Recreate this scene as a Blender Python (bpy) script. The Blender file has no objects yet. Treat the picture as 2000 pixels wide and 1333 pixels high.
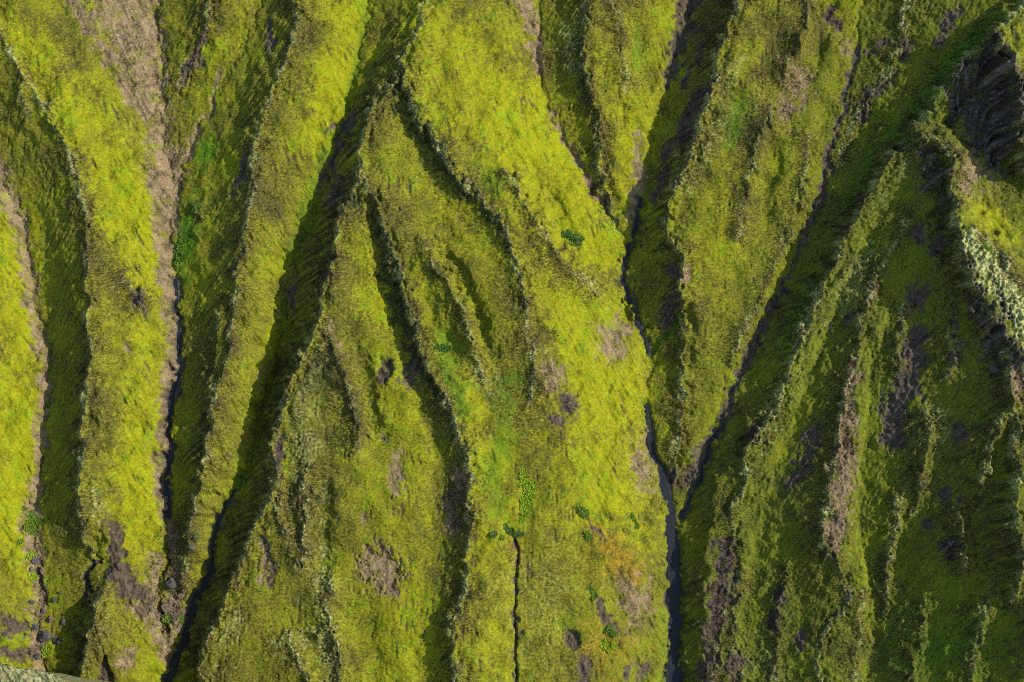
import bpy, bmesh, math, random
import numpy as np
from mathutils import Vector, Matrix

random.seed(7)
# ------------------------------------------------------------------ scale and frame of the slope
S = 0.1                      # metres per unit of the survey grid (200 m across)
D = 300.0                    # camera distance from the slope
TILT = math.radians(40)      # the hillside leans back by 40 degrees
E1 = np.array([1.0, 0.0, 0.0])
E2 = np.array([0.0, math.cos(TILT), math.sin(TILT)])
E3 = np.array([0.0, -math.sin(TILT), math.cos(TILT)])

# ------------------------------------------------------------------ camera, sky, sun, exposure
scene = bpy.context.scene
col = scene.collection
cam_d = bpy.data.cameras.new('camera')
cam = bpy.data.objects.new('camera', cam_d)
col.objects.link(cam)
cam_d.sensor_width = 36.0
cam_d.lens = 36.0 * D / 200.0
cam_d.clip_start = 1.0
cam_d.clip_end = 3000.0
cam.matrix_world = Matrix(((E1[0], E2[0], E3[0], E3[0]*D), (E1[1], E2[1], E3[1], E3[1]*D),
                           (E1[2], E2[2], E3[2], E3[2]*D), (0, 0, 0, 1)))
scene.camera = cam

SUN_E = math.radians(33)     # height of the sun over the slope
SUN_A = math.radians(14)     # and how far it stands up-slope of due right
sv = math.cos(SUN_E)*(math.cos(SUN_A)*E1 + math.sin(SUN_A)*E2) + math.sin(SUN_E)*E3
sun_d = bpy.data.lights.new('sun', 'SUN')
sun_d.energy = 3.5
sun_d.angle = math.radians(0.5)
sun_d.color = (1.0, 0.94, 0.83)
sun = bpy.data.objects.new('sun', sun_d)
col.objects.link(sun)
sun.rotation_euler = Vector(sv).to_track_quat('Z', 'Y').to_euler()

world = bpy.data.worlds.new('World')
scene.world = world
world.use_nodes = True
wn, wl = world.node_tree.nodes, world.node_tree.links
wn.clear()
sky = wn.new('ShaderNodeTexSky')
sky.sky_type = 'NISHITA'
sky.sun_disc = False
sky.sun_elevation = math.asin(sv[2])
sky.sun_rotation = math.atan2(sv[0], sv[1])
bg = wn.new('ShaderNodeBackground')
bg.inputs['Strength'].default_value = 0.14
wo = wn.new('ShaderNodeOutputWorld')
wl.new(sky.outputs[0], bg.inputs[0])
wl.new(bg.outputs[0], wo.inputs[0])

scene.view_settings.view_transform = 'Standard'
scene.view_settings.look = 'None'
scene.view_settings.gamma = 1.0
scene.view_settings.use_curve_mapping = False
scene.view_settings.exposure = 0.74
scene.cycles.filter_width = 1.0
scene.cycles.use_denoising = False        # the fine moss texture is the picture; do not smooth it away
scene.cycles.max_bounces = 4
scene.cycles.diffuse_bounces = 3

# ------------------------------------------------------------------ survey of ridges and gullies: "x,y,height"
def P(txt):
    """Points as x,y[,h]; missing heights are filled in along the line."""
    pts = []
    for t in txt.replace('\n', ' ').split(';'):
        t = t.strip()
        if t:
            v = [float(q) for q in t.split(',')]
            pts.append((v[0], v[1], v[2] if len(v) > 2 else np.nan))
    a = np.array(pts)
    s = np.concatenate([[0], np.cumsum(np.hypot(*np.diff(a[:, :2], axis=0).T))])
    k = ~np.isnan(a[:, 2])
    a[:, 2] = np.interp(s, s[k], a[k, 2])
    return a
RELIEF = 0.80                # overall height of the relief

RIDGES = {
 'far_left': P("-140,-250,10;-130,150,0;-90,400,-10;-70,700,-22;-85,1000,-25;-70,1333,-30;-60,1650"),
 'R0': P("-160,-200,10;-60,-40,10;0,63,10;28,112;70,175;91,210;116,259,2;140,305;151,357,-4;168,385,0;170,438;172,468,0;168,566;173,643;179,696;172,748;165,804,0;159,888;156,954,-6;151,1006,-12;170,1041,-28;182,1080,-50"),
 'R0b': P("195,1159,-40;182,1189,-28;177,1234,-25;166,1269,-26;159,1303,-30;150,1400,-30;150,1650"),
 'R1a': P("445,-250,-30;413,0,-32;408,45,-38;372,120,-60;350,165,-74"),
 'R1': P("640,-250,0;582,0,0;578,70;561,123;536,151;533,189,0;519,224;501,273;497,315;496,368,-5;487,413;480,466;473,480;468,538;459,608,-10;448,661;441,706;431,748;417,811,-15;406,853;406,884;399,936,-25;385,982;371,1024,-42;362,1041,-48;371,1069,-62;352,1150,-85"),
 'R2': P("880,-250,0;832,0,0;822,53;790,98,15;787,118;772,165,8;738,196,10;720,224;713,266;704,305,10;706,333;689,368;664,406;662,433,10;652,486;641,538;627,573;627,615,10;610,661;592,692;568,741,2;557,766;550,808,0;536,836,-10;528,873,-14;538,920,-18;540,950;519,989,-28;498,1034;470,1111,-38;441,1171;417,1227;396,1269;389,1307,-42;396,1333;400,1650,-45"),
 'R2b': P("790,98,15;790,140;801,182,20;808,217;846,266;867,298;888,340,17;930,375;965,413;986,456,8;1000,475;1014,521;1028,573,0;1035,636;1046,675;1046,724,-10;1040,790,-22"),
 'R3': P("706,333,10;713,350;727,378;745,431,12;759,461;780,524;797,601,12;818,657;839,713;860,762,6;878,790;895,836;916,899,-3;920,936;916,1024;913,1076,0;913,1111;909,1164,0;897,1206;885,1218;885,1258;892,1333,0;900,1650"),
 'shoulder': P("1090,820,-24;1150,1000,-32;1175,1180,-36;1185,1400,-40;1185,1650"),
 'bank': P("1402,930,-92;1386,1060,-84;1374,1200,-82;1376,1333,-84;1376,1650,-84"),
 'R4': P("1135,-250,-18;1140,0,-20;1140,70;1144,105,-22;1151,158;1165,210,-38;1172,300,-62;1188,380,-86;1208,440,-106"),
 'R5': P("1520,-250,-5;1447,0,-5;1423,60;1405,98,-10;1398,158;1377,224,-18;1356,277;1342,333;1320,354,-28;1310,403;1304,438,-38;1307,450;1321,468,-42;1330,503;1335,524,-26;1334,584,-38;1337,640,-78;1340,720,-92;1330,820,-104;1316,930,-122"),
 'R6': P("1830,-250,0;1783,0,-2;1769,35;1762,88,-8;1731,147;1703,189,-28;1678,231,-50;1650,310,-68"),
 'R7': P("2180,-250,56;2060,-80,76;1995,15,90;1951,60,114;1895,109,74;1867,140;1839,186;1804,231,36;1773,273;1738,315,20;1689,390,8;1654,468,0;1626,528;1608,566;1580,622,-18;1559,692;1542,741,-34;1510,811;1475,864,-52;1454,901;1462,947,-58;1454,971;1437,996,-70;1430,1034;1425,1120,-80;1410,1230,-86;1400,1333;1400,1650"),
 'R8': P("1775,440,26;1719,531,16;1703,584;1682,650;1675,696;1664,738,8;1650,783;1643,836;1638,888;1622,936,2;1622,989;1612,1062,0;1636,1111,-6;1650,1146;1664,1164,-12;1650,1206;1622,1227;1601,1262,-30;1601,1321;1600,1650,-40"),
 'R9': P("1800,266,58;1830,270,66;1850,282,74;1872,312,84;1864,350;1867,385,104;1876,440,122;1882,486;1892,528,132;1910,566;1941,608;1955,633;1997,692,142;2060,770,130;2150,900,130;2200,1200,120"),
 'R9 back': P("1895,447,124;1947,472,126;1976,521,130;2010,565,132;2080,650,115"),
 'peak spur': P("1951,60,114;1972,100,130;1986,140,138;1996,220,134;2003,285,118;2012,330,80"),
 'R10': P("1972,690,120;1976,760,134;1990,850;1992,950,158;1986,1024;1993,1076,158;2040,1200,150;2070,1400,136;2070,1650"),
}
GULLIES = {
 'G0': P("-160,60,-40;-80,220,-46;0,326,-54;21,378;39,420;52,503,-78;70,549;65,580;80,629;95,671;98,692,-90;91,724;101,762;91,783;88,836;84,887,-90;70,950;63,1006;65,1062;75,1111,-92;82,1164;75,1216;75,1280;86,1304,-94;90,1400;90,1650"),
 'G0 side': P("200,1040,-62;186,1091,-72;168,1144,-78;155,1195,-84;136,1223,-90;100,1262,-93"),
 'G1': P("300,-250,-80;305,0,-80;312,120;315,245,-85;322,298;332,350;336,403;330,461;338,503;343,556,-92;347,626;350,671;348,731;336,776;331,836;328,884,-94;326,954;326,1017,-94;324,1111,-96;310,1164;319,1227,-98;326,1286,-104;334,1310,-114"),
 'G1b': P("560,-250,-50;505,0,-48;490,63;470,98;434,161,-58;413,217;385,266,-74;364,308;345,370,-88"),
 'G2': P("770,-250,-52;720,0,-54;709,63;697,140,-54;672,225,-54;645,320,-64;615,410,-82;590,470;562,520,-102;557,549;547,643,-110;540,706;529,755;515,794;504,818,-112;501,853;487,892;459,954,-112;427,1017;417,1062;413,1104,-116;396,1146;378,1181;368,1216;361,1251,-118;336,1300,-119;322,1345,-120;300,1450;290,1650"),
 'T2b': P("786,185,-6;795,240,-14;826,320,-18;868,390,-16;925,452,-10;968,520,-12"),
 'T3': P("716,410,-14;735,480,-24;752,560,-26;775,650,-28;800,730,-32;828,800,-36;852,860,-40;868,950,-44;855,1050,-40;840,1180,-42;830,1260,-46;832,1333,-48;830,1650"),
 'V5': P("800,520,0;840,600,-10;880,690,-16;915,770,-18;945,830,-20;985,905,-24;1000,1041,-30;1009,1164,-32;1007,1333,-34;1007,1650"),
 'V5b': P("988,690,-15;1000,760,-22;998,830,-25;987,900,-26"),
 'G3': P("1050,-250,-66;1056,0,-70;1050,39;1046,98,-72;1056,151;1067,196;1081,238,-80;1105,277;1130,315;1147,343,-90;1172,378;1197,427;1214,459,-113"),
 'G4': P("1390,-250,-85;1347,0,-85;1337,70;1309,140;1305,182,-95;1281,231;1270,280;1263,333,-105;1253,385;1242,443,-112;1225,486;1214,542,-118;1225,566;1239,615,-123;1260,664;1270,685,-126;1267,731;1260,783,-127;1263,825;1274,874;1281,887;1295,936,-131;1309,996,-133;1316,1076;1316,1146;1316,1216,-134;1316,1333,-135;1316,1650"),
 'G4b': P("1268,680,-125;1295,655,-112;1318,620,-98;1333,600,-80"),
 'G5': P("1740,-250,-36;1675,35,-42;1675,123;1643,196,-50;1629,263;1612,350;1598,403,-70;1570,459;1566,486;1528,556,-92;1496,626;1461,699,-102;1433,755;1409,825,-114;1381,887;1367,936,-124;1346,982;1330,1008,-132"),
 'G6': P("2100,-250,20;2010,-60,45;1935,22,50;1872,102,28;1815,180,4;1760,255,-12;1700,345,-22;1645,440,-44;1598,520,-62"),
 'V7': P("1775,330,26;1706,450,-4;1650,560,-20;1614,660,-34;1576,760,-48;1538,860,-60;1506,950,-68;1482,1060,-80;1458,1200,-88;1440,1333;1440,1650,-92"),
 'V8': P("1800,520,24;1722,650,2;1702,750,-8;1684,900,-16;1668,1000,-20;1690,1100,-26;1708,1250,-40;1690,1400,-50;1690,1650"),
 'B9': P("1812,320,46;1825,420,48;1842,520,50;1870,600,64;1912,680,76;1955,770,96"),
 'crag dip': P("1840,240,14;1870,262,16;1905,285,12;1932,310,8;1970,322,8;2030,335,10"),
 'crag left': P("1932,115,52;1902,165,18;1870,205,10;1840,238,14"),
 'crag face': P("1935,170,44;1938,230,24;1932,300,9"),
 'R9 right': P("1905,330,20;1912,390,26;1945,440,24;1990,490,24;2050,560,20"),
 'right edge': P("2180,1100,90;2200,1400,70;2200,1650,-20"),
 'R10 left': P("1935,800,94;1938,950,104;1940,1100,100;1940,1250,80;1930,1400,60;1920,1650,50"),
}
# low spurs laid over the slopes: points, height, width to the left, width to the right
SPURS = [
 (P("832,462,0;846,510,26;871,542,32;888,573,32;909,615,32;920,657,28;934,696,20;950,760,0"), 16, 46),
 (P("985,320,0;1000,347,20;1021,378,30;1053,440,30;1081,479,26;1116,521,20;1155,549,10;1190,590,0"), 26, 40),
 (P("641,625,4;659,690,20;674,725,28;682,748,28;699,801,28;705,840,22;712,900,0"), 20, 34),
 (P("1590,-100,26;1580,0,26;1570,63,24;1552,98,20;1535,150,12;1530,180,0"), 26, 40),
 (P("1515,195,0;1510,214,14;1482,280,24;1465,350,20;1450,430,10;1440,500,0"), 24, 40),
 (P("600,880,0;603,964,18;600,1040,22;589,1094,18;575,1130,0"), 22, 44),
 (P("645,1100,0;641,1167,16;645,1216,20;662,1286,18;670,1400,16"), 36, 44),
 (P("562,1230,0;560,1246,14;575,1280,16;600,1320,16;620,1400,10"), 30, 34),
 (P("548,920,4;546,1000,10;560,1040,6;565,1080,0"), 16, 30),
 (P("1943,715,4;1941,731,16;1927,794,18;1910,836,18;1899,885,18;1890,960,10;1885,1010,0"), 20, 26),
 (P("1845,975,4;1847,985,18;1857,1041,22;1867,1094,22;1872,1115,0"), 22, 26),
 (P("1800,790,0;1800,830,14;1795,880,16;1785,950,12;1775,1030,0"), 22, 26),
 (P("1850,560,0;1843,640,12;1838,700,12;1836,760,0"), 26, 26),
 (P("1690,300,0;1724,245,8;1700,285,0"), 10, 14),
 (P("1590,200,0;1580,330,9;1545,460,11;1490,590,10;1440,700,6;1420,740,0"), 24, 30),
 (P("225,450,0;250,540,5;268,585,12;276,602,10;280,610,0"), 22, 18),
 (P("745,360,0;750,470,5;765,525,9;772,540,0"), 18, 20),
 (P("440,560,0;425,640,6;412,740,6;400,800,0"), 20, 24),
 (P("400,300,0;385,420,5;380,500,0"), 18, 22),
 (P("60,120,0;50,200,7;70,280,0"), 22, 22),
 (P("1460,1050,0;1450,1150,8;1440,1250,8;1460,1333,6"), 26, 30),
 (P("1545,1080,0;1535,1150,8;1525,1230,8;1520,1333,6"), 24, 30),
 (P("1210,-100,12;1200,0,14;1215,60,14;1225,140,8;1228,200,0"), 24, 30),
 (P("1752,940,0;1745,990,12;1735,1080,14;1728,1170,10;1720,1240,0"), 22, 26),
 (P("1962,980,0;1955,1040,14;1945,1130,16;1938,1200,0"), 20, 26),
 (P("1690,1120,0;1684,1180,10;1676,1280,10;1670,1400,8"), 22, 30),
 (P("1905,1130,0;1895,1190,12;1880,1280,10;1870,1400,8"), 26, 34),
 (P("1800,1120,0;1790,1200,9;1780,1300,9;1775,1400,8"), 26, 34),
 (P("1765,560,0;1755,640,10;1745,720,8;1740,780,0"), 20, 24),
]
STREAMS = [   # points, half width at each end
 ('stream', P("1262,790;1263,825;1274,874;1281,887;1295,936;1309,996;1316,1076;1317,1146;1316,1216;1317,1333;1317,1460" .replace(';', ',0;')+',0'), 2.6, 17.0),
 ('stream', P("1253,385,0;1242,443,0;1225,486,0;1214,542,0;1225,566,0;1239,615,0;1260,664,0;1268,690,0"), 1.6, 3.0),
 ('stream', P("459,954,0;440,990,0;427,1017,0;417,1062,0;413,1104,0;396,1146,0;378,1181,0;368,1216,0;361,1251,0;340,1292,0;326,1340,0;318,1440,0"), 2.2, 9.0),
 ('stream', P("343,545,0;347,626,0;350,671,0;348,731,0;336,776,0;331,836,0;328,884,0;326,954,0;326,1012,0"), 1.8, 3.6),
 ('stream', P("1409,825,0;1381,887,0;1367,936,0;1346,982,0;1326,1010,0"), 1.5, 3.0),
]

for _d in (RIDGES, GULLIES):
    for _k in _d:
        _d[_k][:, 2] *= RELIEF

# ------------------------------------------------------------------ the height field
STEP = 0.19
AX, BX = 128.0, 86.0
NX, NY = int(2*AX/STEP)+1, int(2*BX/STEP)+1
def to_plane(a):
    k = S*(1 - a[:, 2]*S/D)
    return np.stack([(a[:, 0]-1000)*k, (666.5-a[:, 1])*k, a[:, 2]], 1)
def walk(p, step):
    """Dense points (a, b, h) along a line."""
    q = to_plane(p)
    out = []
    for u, v in zip(q[:-1], q[1:]):
        n = max(2, int(np.hypot(*(v-u)[:2])/step)+1)
        t = np.linspace(0, 1, n, endpoint=False)[:, None]
        out.append(u+(v-u)*t)
    out.append(q[-1:])
    return np.concatenate(out)

rng = np.random.default_rng(11)
def noise(lo, hi, beta=1.0, seed=0, ax=1.0, ay=1.0, shape=None):
    """Band-limited noise over the field; wavelengths between lo and hi in metres, unit deviation."""
    ny, nx = shape or (NY, NX)
    r = np.random.default_rng(seed)
    w = np.fft.rfft2(r.standard_normal((ny, nx)).astype(np.float32))
    fx = np.fft.rfftfreq(nx, STEP)[None, :]*ax
    fy = np.fft.fftfreq(ny, STEP)[:, None]*ay
    f = np.hypot(fx, fy)
    f[0, 0] = 1e-9
    m = (f**-beta)*np.exp(-(f*lo)**2*0.5)*(1-np.exp(-(f*hi)**2*0.5))
    m[0, 0] = 0
    z = np.fft.irfft2(w*m, s=(ny, nx))
    return (z/z.std()).astype(np.float32)
def smooth(x, a, b):
    t = np.clip((x-a)/(b-a), 0, 1)
    return t*t*(3-2*t)
def blur(z, r):
    k = np.exp(-0.5*(np.arange(-int(3*r)-1, int(3*r)+2)/r)**2)
    k /= k.sum()
    n = len(k)//2
    for axis in (0, 1):
        zp = np.pad(z, [(n, n) if i == axis else (0, 0) for i in (0, 1)], mode='edge')
        o = np.zeros_like(z)
        L = z.shape[axis]
        for i, kk in enumerate(k):
            o += kk*(zp[i:i+L] if axis == 0 else zp[:, i:i+L])
        z = o
    return z
def sample(z, ia, ib):
    """Bilinear look-up of field z at fractional column ia, row ib."""
    ny, nx = z.shape
    ia = np.clip(ia, 0, nx-1.001); ib = np.clip(ib, 0, ny-1.001)
    i = ia.astype(np.int32); j = ib.astype(np.int32)
    u = (ia-i).astype(np.float32); v = (ib-j).astype(np.float32)
    return (z[j, i]*(1-u)+z[j, i+1]*u)*(1-v)+(z[j+1, i]*(1-u)+z[j+1, i+1]*u)*v

def relax(groups, levels=((16, 300), (8, 200), (4, 160), (2, 110), (1, 50))):
    z = None
    for f, its in levels:
        nx, ny = (NX-1)//f+1, (NY-1)//f+1
        fix = np.zeros((ny, nx), bool)
        val = np.zeros((ny, nx), np.float32)
        cnt = np.zeros((ny, nx), np.float32)
        for grp in groups:
            for p in grp.values():
                w = walk(p, STEP*f*0.5)
                i = np.round((w[:, 0]+AX)/(STEP*f)).astype(int)
                j = np.round((w[:, 1]+BX)/(STEP*f)).astype(int)
                k = (i >= 0) & (i < nx) & (j >= 0) & (j < ny)
                np.add.at(val, (j[k], i[k]), w[k, 2]); np.add.at(cnt, (j[k], i[k]), 1)
        fix = cnt > 0
        val[fix] /= cnt[fix]
        if z is None:
            z = np.full((ny, nx), val[fix].mean(), np.float32)
        else:
            jj, ii = np.mgrid[0:ny, 0:nx].astype(np.float32)
            z = sample(z, ii*(z.shape[1]-1)/(nx-1), jj*(z.shape[0]-1)/(ny-1))
        for _ in range(its):
            zp = np.pad(z, 1, mode='edge')
            z = 0.25*(zp[:-2, 1:-1]+zp[2:, 1:-1]+zp[1:-1, :-2]+zp[1:-1, 2:])
            z[fix] = val[fix]
    return z

base = relax((GULLIES, RIDGES))
jj, ii = np.mgrid[0:NY, 0:NX].astype(np.float32)
# flanks are not straight: shaded sides hang from the crest and ease out below, sunny sides bulge
lo = relax((GULLIES,), ((16, 300), (8, 200), (4, 120)))
hi = relax((RIDGES,), ((16, 300), (8, 200), (4, 120)))
fc = (lo.shape[1]-1)/(NX-1); fr = (lo.shape[0]-1)/(NY-1)
lo = sample(lo, ii*fc, jj*fr); hi = sample(hi, ii*fc, jj*fr)
lo = np.minimum(lo, base-0.5); hi = np.maximum(np.maximum(hi, base+0.5), lo+8)
un = np.clip((base-lo)/(hi-lo), 0.001, 1)
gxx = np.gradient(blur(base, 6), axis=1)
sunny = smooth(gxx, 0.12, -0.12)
east = smooth(ii*STEP-AX, 45, 70)
base = lo+(hi-lo)*un**(1.55-0.45*east-(0.85-0.45*east)*sunny)
# natural wander of every crest and gully
wa = noise(2.2, 14, 1.0, 21)*0.40+noise(0.7, 3, 0.8, 22)*0.15
wb = noise(2.2, 14, 1.0, 23)*0.40+noise(0.7, 3, 0.8, 24)*0.15
base = sample(base, ii+wa/STEP, jj+wb/STEP)
un = sample(un, ii+wa/STEP, jj+wb/STEP)
gA = (ii*STEP-AX); gB = (jj*STEP-BX)

def line_field(p, reach, wander=1.0):
    """(rows, cols, signed distance in units, line height, along 0..1) near a line; right of a line drawn downwards is positive."""
    q = to_plane(p)
    r = reach*S
    i0 = max(0, int((q[:, 0].min()-r+AX)/STEP)); i1 = min(NX, int((q[:, 0].max()+r+AX)/STEP)+2)
    j0 = max(0, int((q[:, 1].min()-r+BX)/STEP)); j1 = min(NY, int((q[:, 1].max()+r+BX)/STEP)+2)
    if i1 <= i0 or j1 <= j0:
        return None
    A = gA[j0:j1, i0:i1]+wa[j0:j1, i0:i1]*wander; B = gB[j0:j1, i0:i1]+wb[j0:j1, i0:i1]*wander
    best = np.full(A.shape, 1e9, np.float32); sd = np.zeros(A.shape, np.float32)
    hh = np.zeros(A.shape, np.float32); al = np.zeros(A.shape, np.float32)
    L = np.concatenate([[0], np.cumsum(np.hypot(*np.diff(q[:, :2], axis=0).T))])
    for k in range(len(q)-1):
        u, v = q[k], q[k+1]
        # only the cells near this piece
        a0 = max(0, int((min(u[0], v[0])-r*1.2+AX)/STEP)-i0); a1 = min(i1-i0, int((max(u[0], v[0])+r*1.2+AX)/STEP)+2-i0)
        b0 = max(0, int((min(u[1], v[1])-r*1.2+BX)/STEP)-j0); b1 = min(j1-j0, int((max(u[1], v[1])+r*1.2+BX)/STEP)+2-j0)
        if a1 <= a0 or b1 <= b0:
            continue
        sl = (slice(b0, b1), slice(a0, a1))
        dx, dy = v[0]-u[0], v[1]-u[1]
        l2 = dx*dx+dy*dy+1e-9
        t = np.clip(((A[sl]-u[0])*dx+(B[sl]-u[1])*dy)/l2, 0, 1)
        ex = A[sl]-u[0]-t*dx; ey = B[sl]-u[1]-t*dy
        d = np.hypot(ex, ey)
        m = d < best[sl]
        sg = np.where(dx*ey-dy*ex > 0, 1.0, -1.0)
        best[sl] = np.where(m, d, best[sl]); sd[sl] = np.where(m, sg*d/S, sd[sl])
        hh[sl] = np.where(m, u[2]+(v[2]-u[2])*t, hh[sl])
        al[sl] = np.where(m, (L[k]+t*(L[k+1]-L[k]))/L[-1], al[sl])
    sd = np.where(best > 1e8, 1e4, sd)
    return (slice(j0, j1), slice(i0, i1)), sd, hh, al

h = blur(base, 0.9)
# spurs
spur_crest = np.full((NY, NX), 1e3, np.float32)
spur_side = np.zeros((NY, NX), np.float32)
for p, wl_, wr_ in SPURS:
    q = p.copy(); q[:, 2] = 0
    f = line_field(p*np.array([1, 1, 0])+np.array([0, 0, -20]), 130)
    if f is None:
        continue
    sl, sd, _, al = f
    s = np.concatenate([[0], np.cumsum(np.hypot(*np.diff(p[:, :2], axis=0).T))]); s /= s[-1]
    amp = np.interp(al, s, p[:, 2]).astype(np.float32)
    sd = -sd     # lines run down the slope: the sunny side is positive
    t = np.abs(sd)/np.where(sd > 0, wr_, wl_)
    prof = np.where(sd > 0, np.exp(-t*1.1), np.exp(-t*1.4)-0.75*t*np.exp(1-t)*np.exp(-np.maximum(t-2, 0)))
    h[sl] += amp*prof
    m = (np.abs(sd) < np.abs(spur_crest[sl])) & (amp > 4)
    spur_crest[sl] = np.where(m, sd, spur_crest[sl])
h = blur(h, 0.6)

# distance to the nearest crest (sunny side positive) and to the nearest gully floor
crest = np.full((NY, NX), 1e3, np.float32)
for n, p in RIDGES.items():
    if n in ('shoulder', 'far_left', 'bank'):
        continue
    f = line_field(p, 75)
    if f is None:
        continue
    sl, sd, hh, al = f
    sd = -sd
    m = np.abs(sd) < np.abs(crest[sl])
    crest[sl] = np.where(m, sd, crest[sl])
allcrest = np.where(np.abs(spur_crest) < np.abs(crest), spur_crest, crest)
gully = np.full((NY, NX), 1e3, np.float32)
for n, p in GULLIES.items():
    if n in ('T2b', 'V5', 'V5b', 'V7', 'V8', 'B9', 'crag dip', 'crag left', 'crag face', 'R9 right', 'right edge', 'R10 left', 'T3', 'G6'):
        continue
    f = line_field(p, 60)
    if f is None:
        continue
    sl, sd, hh, al = f
    gully[sl] = np.minimum(gully[sl], np.abs(sd))

# where each cell shows in the photograph's survey grid
def survey(hf):
    k = S*(1-hf*S/D)
    return 1000+gA/k, 666.5-gB/k
UX, UY = survey(h)

# ---- patches laid out over the slope
EDGE = noise(1.0, 8, 1.2, 31)
EDGEF = noise(0.4, 1.6, 0.6, 32)
def ell(cx, cy, rx, ry, rot=0.0, rough=0.35, soft=0.3):
    c, s_ = math.cos(math.radians(rot)), math.sin(math.radians(rot))
    i0 = max(0, int(((cx-2.6*max(rx, ry)-1000)*S+AX)/STEP)); i1 = min(NX, int(((cx+2.6*max(rx, ry)-1000)*S+AX)/STEP)+1)
    j0 = max(0, int(((666.5-cy-2.6*max(rx, ry))*S+BX)/STEP)); j1 = min(NY, int(((666.5-cy+2.6*max(rx, ry))*S+BX)/STEP)+1)
    out = np.zeros((NY, NX), np.float32)
    if i1 <= i0 or j1 <= j0:
        return out
    sl = (slice(j0, j1), slice(i0, i1))
    dx = UX[sl]-cx; dy = UY[sl]-cy
    d = np.hypot((dx*c+dy*s_)/rx, (-dx*s_+dy*c)/ry)+rough*(EDGE[sl]*0.6+EDGEF[sl]*0.4)
    out[sl] = 1-smooth(d, 1-soft, 1+soft)
    return out
def strip(txt, rough=0.4, soft=0.35, wander=1.0):
    """x,y,half-width along a line."""
    p = P(txt)
    out = np.zeros((NY, NX), np.float32)
    q = p.copy()
    wid = p[:, 2].copy()
    hq = sample(h, ((p[:, 0]-1000)*S+AX)/STEP, ((666.5-p[:, 1])*S+BX)/STEP)
    q[:, 2] = hq
    f = line_field(q, wid.max()*2.2+10, wander)
    if f is None:
        return out
    sl, sd, _, al = f
    s = np.concatenate([[0], np.cumsum(np.hypot(*np.diff(p[:, :2], axis=0).T))]); s /= s[-1]
    w = np.interp(al, s, wid).astype(np.float32)
    d = np.abs(sd)/np.maximum(w, 0.5)+rough*(EDGE[sl]*0.6+EDGEF[sl]*0.4)
    out[sl] = 1-smooth(d, 1-soft, 1+soft)
    return out
def union(*m):
    o = m[0]
    for x in m[1:]:
        o = np.maximum(o, x)
    return o

scree = union(
 strip("225,-150,86;243,0,66;268,90,50;292,180,33;312,260,20;318,330,24;324,400,24;324,470,17;328,540,13;335,620,12;340,680,12;337,740,12;327,790,11;321,850,10;318,930,10;320,1010,12", 0.3),
 strip("60,-160,8;130,-20,10;165,40,12;200,95,14;250,170,14;290,230,12", 0.4),
 strip("345,300,18;338,360,20;330,420,15", 0.3),
 strip("-70,220,10;0,330,13;16,385,16;40,440,13;48,500,13;63,560,12;62,590,12;76,640,11;87,690,11;86,740,10;90,775,10;82,830,9;77,890,9;67,950,11;62,1010,16;66,1080,15;78,1150,12;72,1220,13;76,1290,11;85,1400,14", 0.4),
 strip("430,140,4;413,217,5;395,250,8;380,275,9;362,310,6", 0.5),
 strip("1010,-60,14;1020,20,16;1040,60,12;1052,110,10;1050,140,12", 0.6),
 strip("1075,215,4;1105,277,6;1130,315,6;1147,343,6;1172,378,6;1195,425,5", 0.5),
 strip("1250,260,8;1246,330,10;1240,390,12;1228,440,6", 0.6),
 strip("300,1090,12;306,1150,14;296,1180,12;322,1230,9;328,1280,14;330,1300,10", 0.4),
 strip("330,1030,14;338,1080,12;342,1130,12;338,1170,14;345,1220,14", 0.4),
 strip("255,1180,6;290,1210,10;312,1240,10;325,1270,10", 0.4),
 strip("1670,700,5;1658,780,10;1652,860,20;1648,940,22;1640,1000,20;1630,1060,14;1628,1080,8", 0.55),
 ell(745, 1112, 44, 36, 40, 0.55), ell(765, 1150, 16, 20, 0, 0.6), ell(1195, 670, 34, 26, 60, 0.6), ell(1215, 640, 24, 20, 30, 0.6),
 strip("895,930,12;885,980,14;880,1030,13", 0.6), ell(1255, 915, 18, 42, -10, 0.7), ell(1240, 1170, 26, 40, 0, 0.8),
 ell(253, 1275, 14, 14, 0, 0.5), ell(243, 1292, 16, 16, 0, 0.5), ell(1340, 535, 11, 18, 0, 0.5), ell(250, 680, 5, 10, -15, 0.6), ell(330, 730, 7, 12, 0, 0.6),
 ell(752, 855, 7, 9, 0, 0.5), ell(712, 1010, 6, 10, 0, 0.5), strip("645,630,3;660,665,5;670,700,4", 0.5), ell(1085, 745, 22, 16, -30, 0.7), ell(1075, 720, 18, 16, 30, 0.7),
 strip("508,1060,6;515,1100,7;510,1140,5", 0.6), ell(1988, 740, 14, 40, -15, 0.5), ell(1900, 330, 26, 34, 0, 0.8), ell(775, 925, 12, 30, 0, 0.9), ell(1270, 870, 10, 30, -10, 0.7),
 strip("1680,560,3;1712,560,3;1700,590,4", 0.6), ell(1560, 168, 22, 30, 0, 0.9), ell(1650, 95, 14, 12, 0, 0.7), ell(1540,215,14,20,0,.9))
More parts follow.
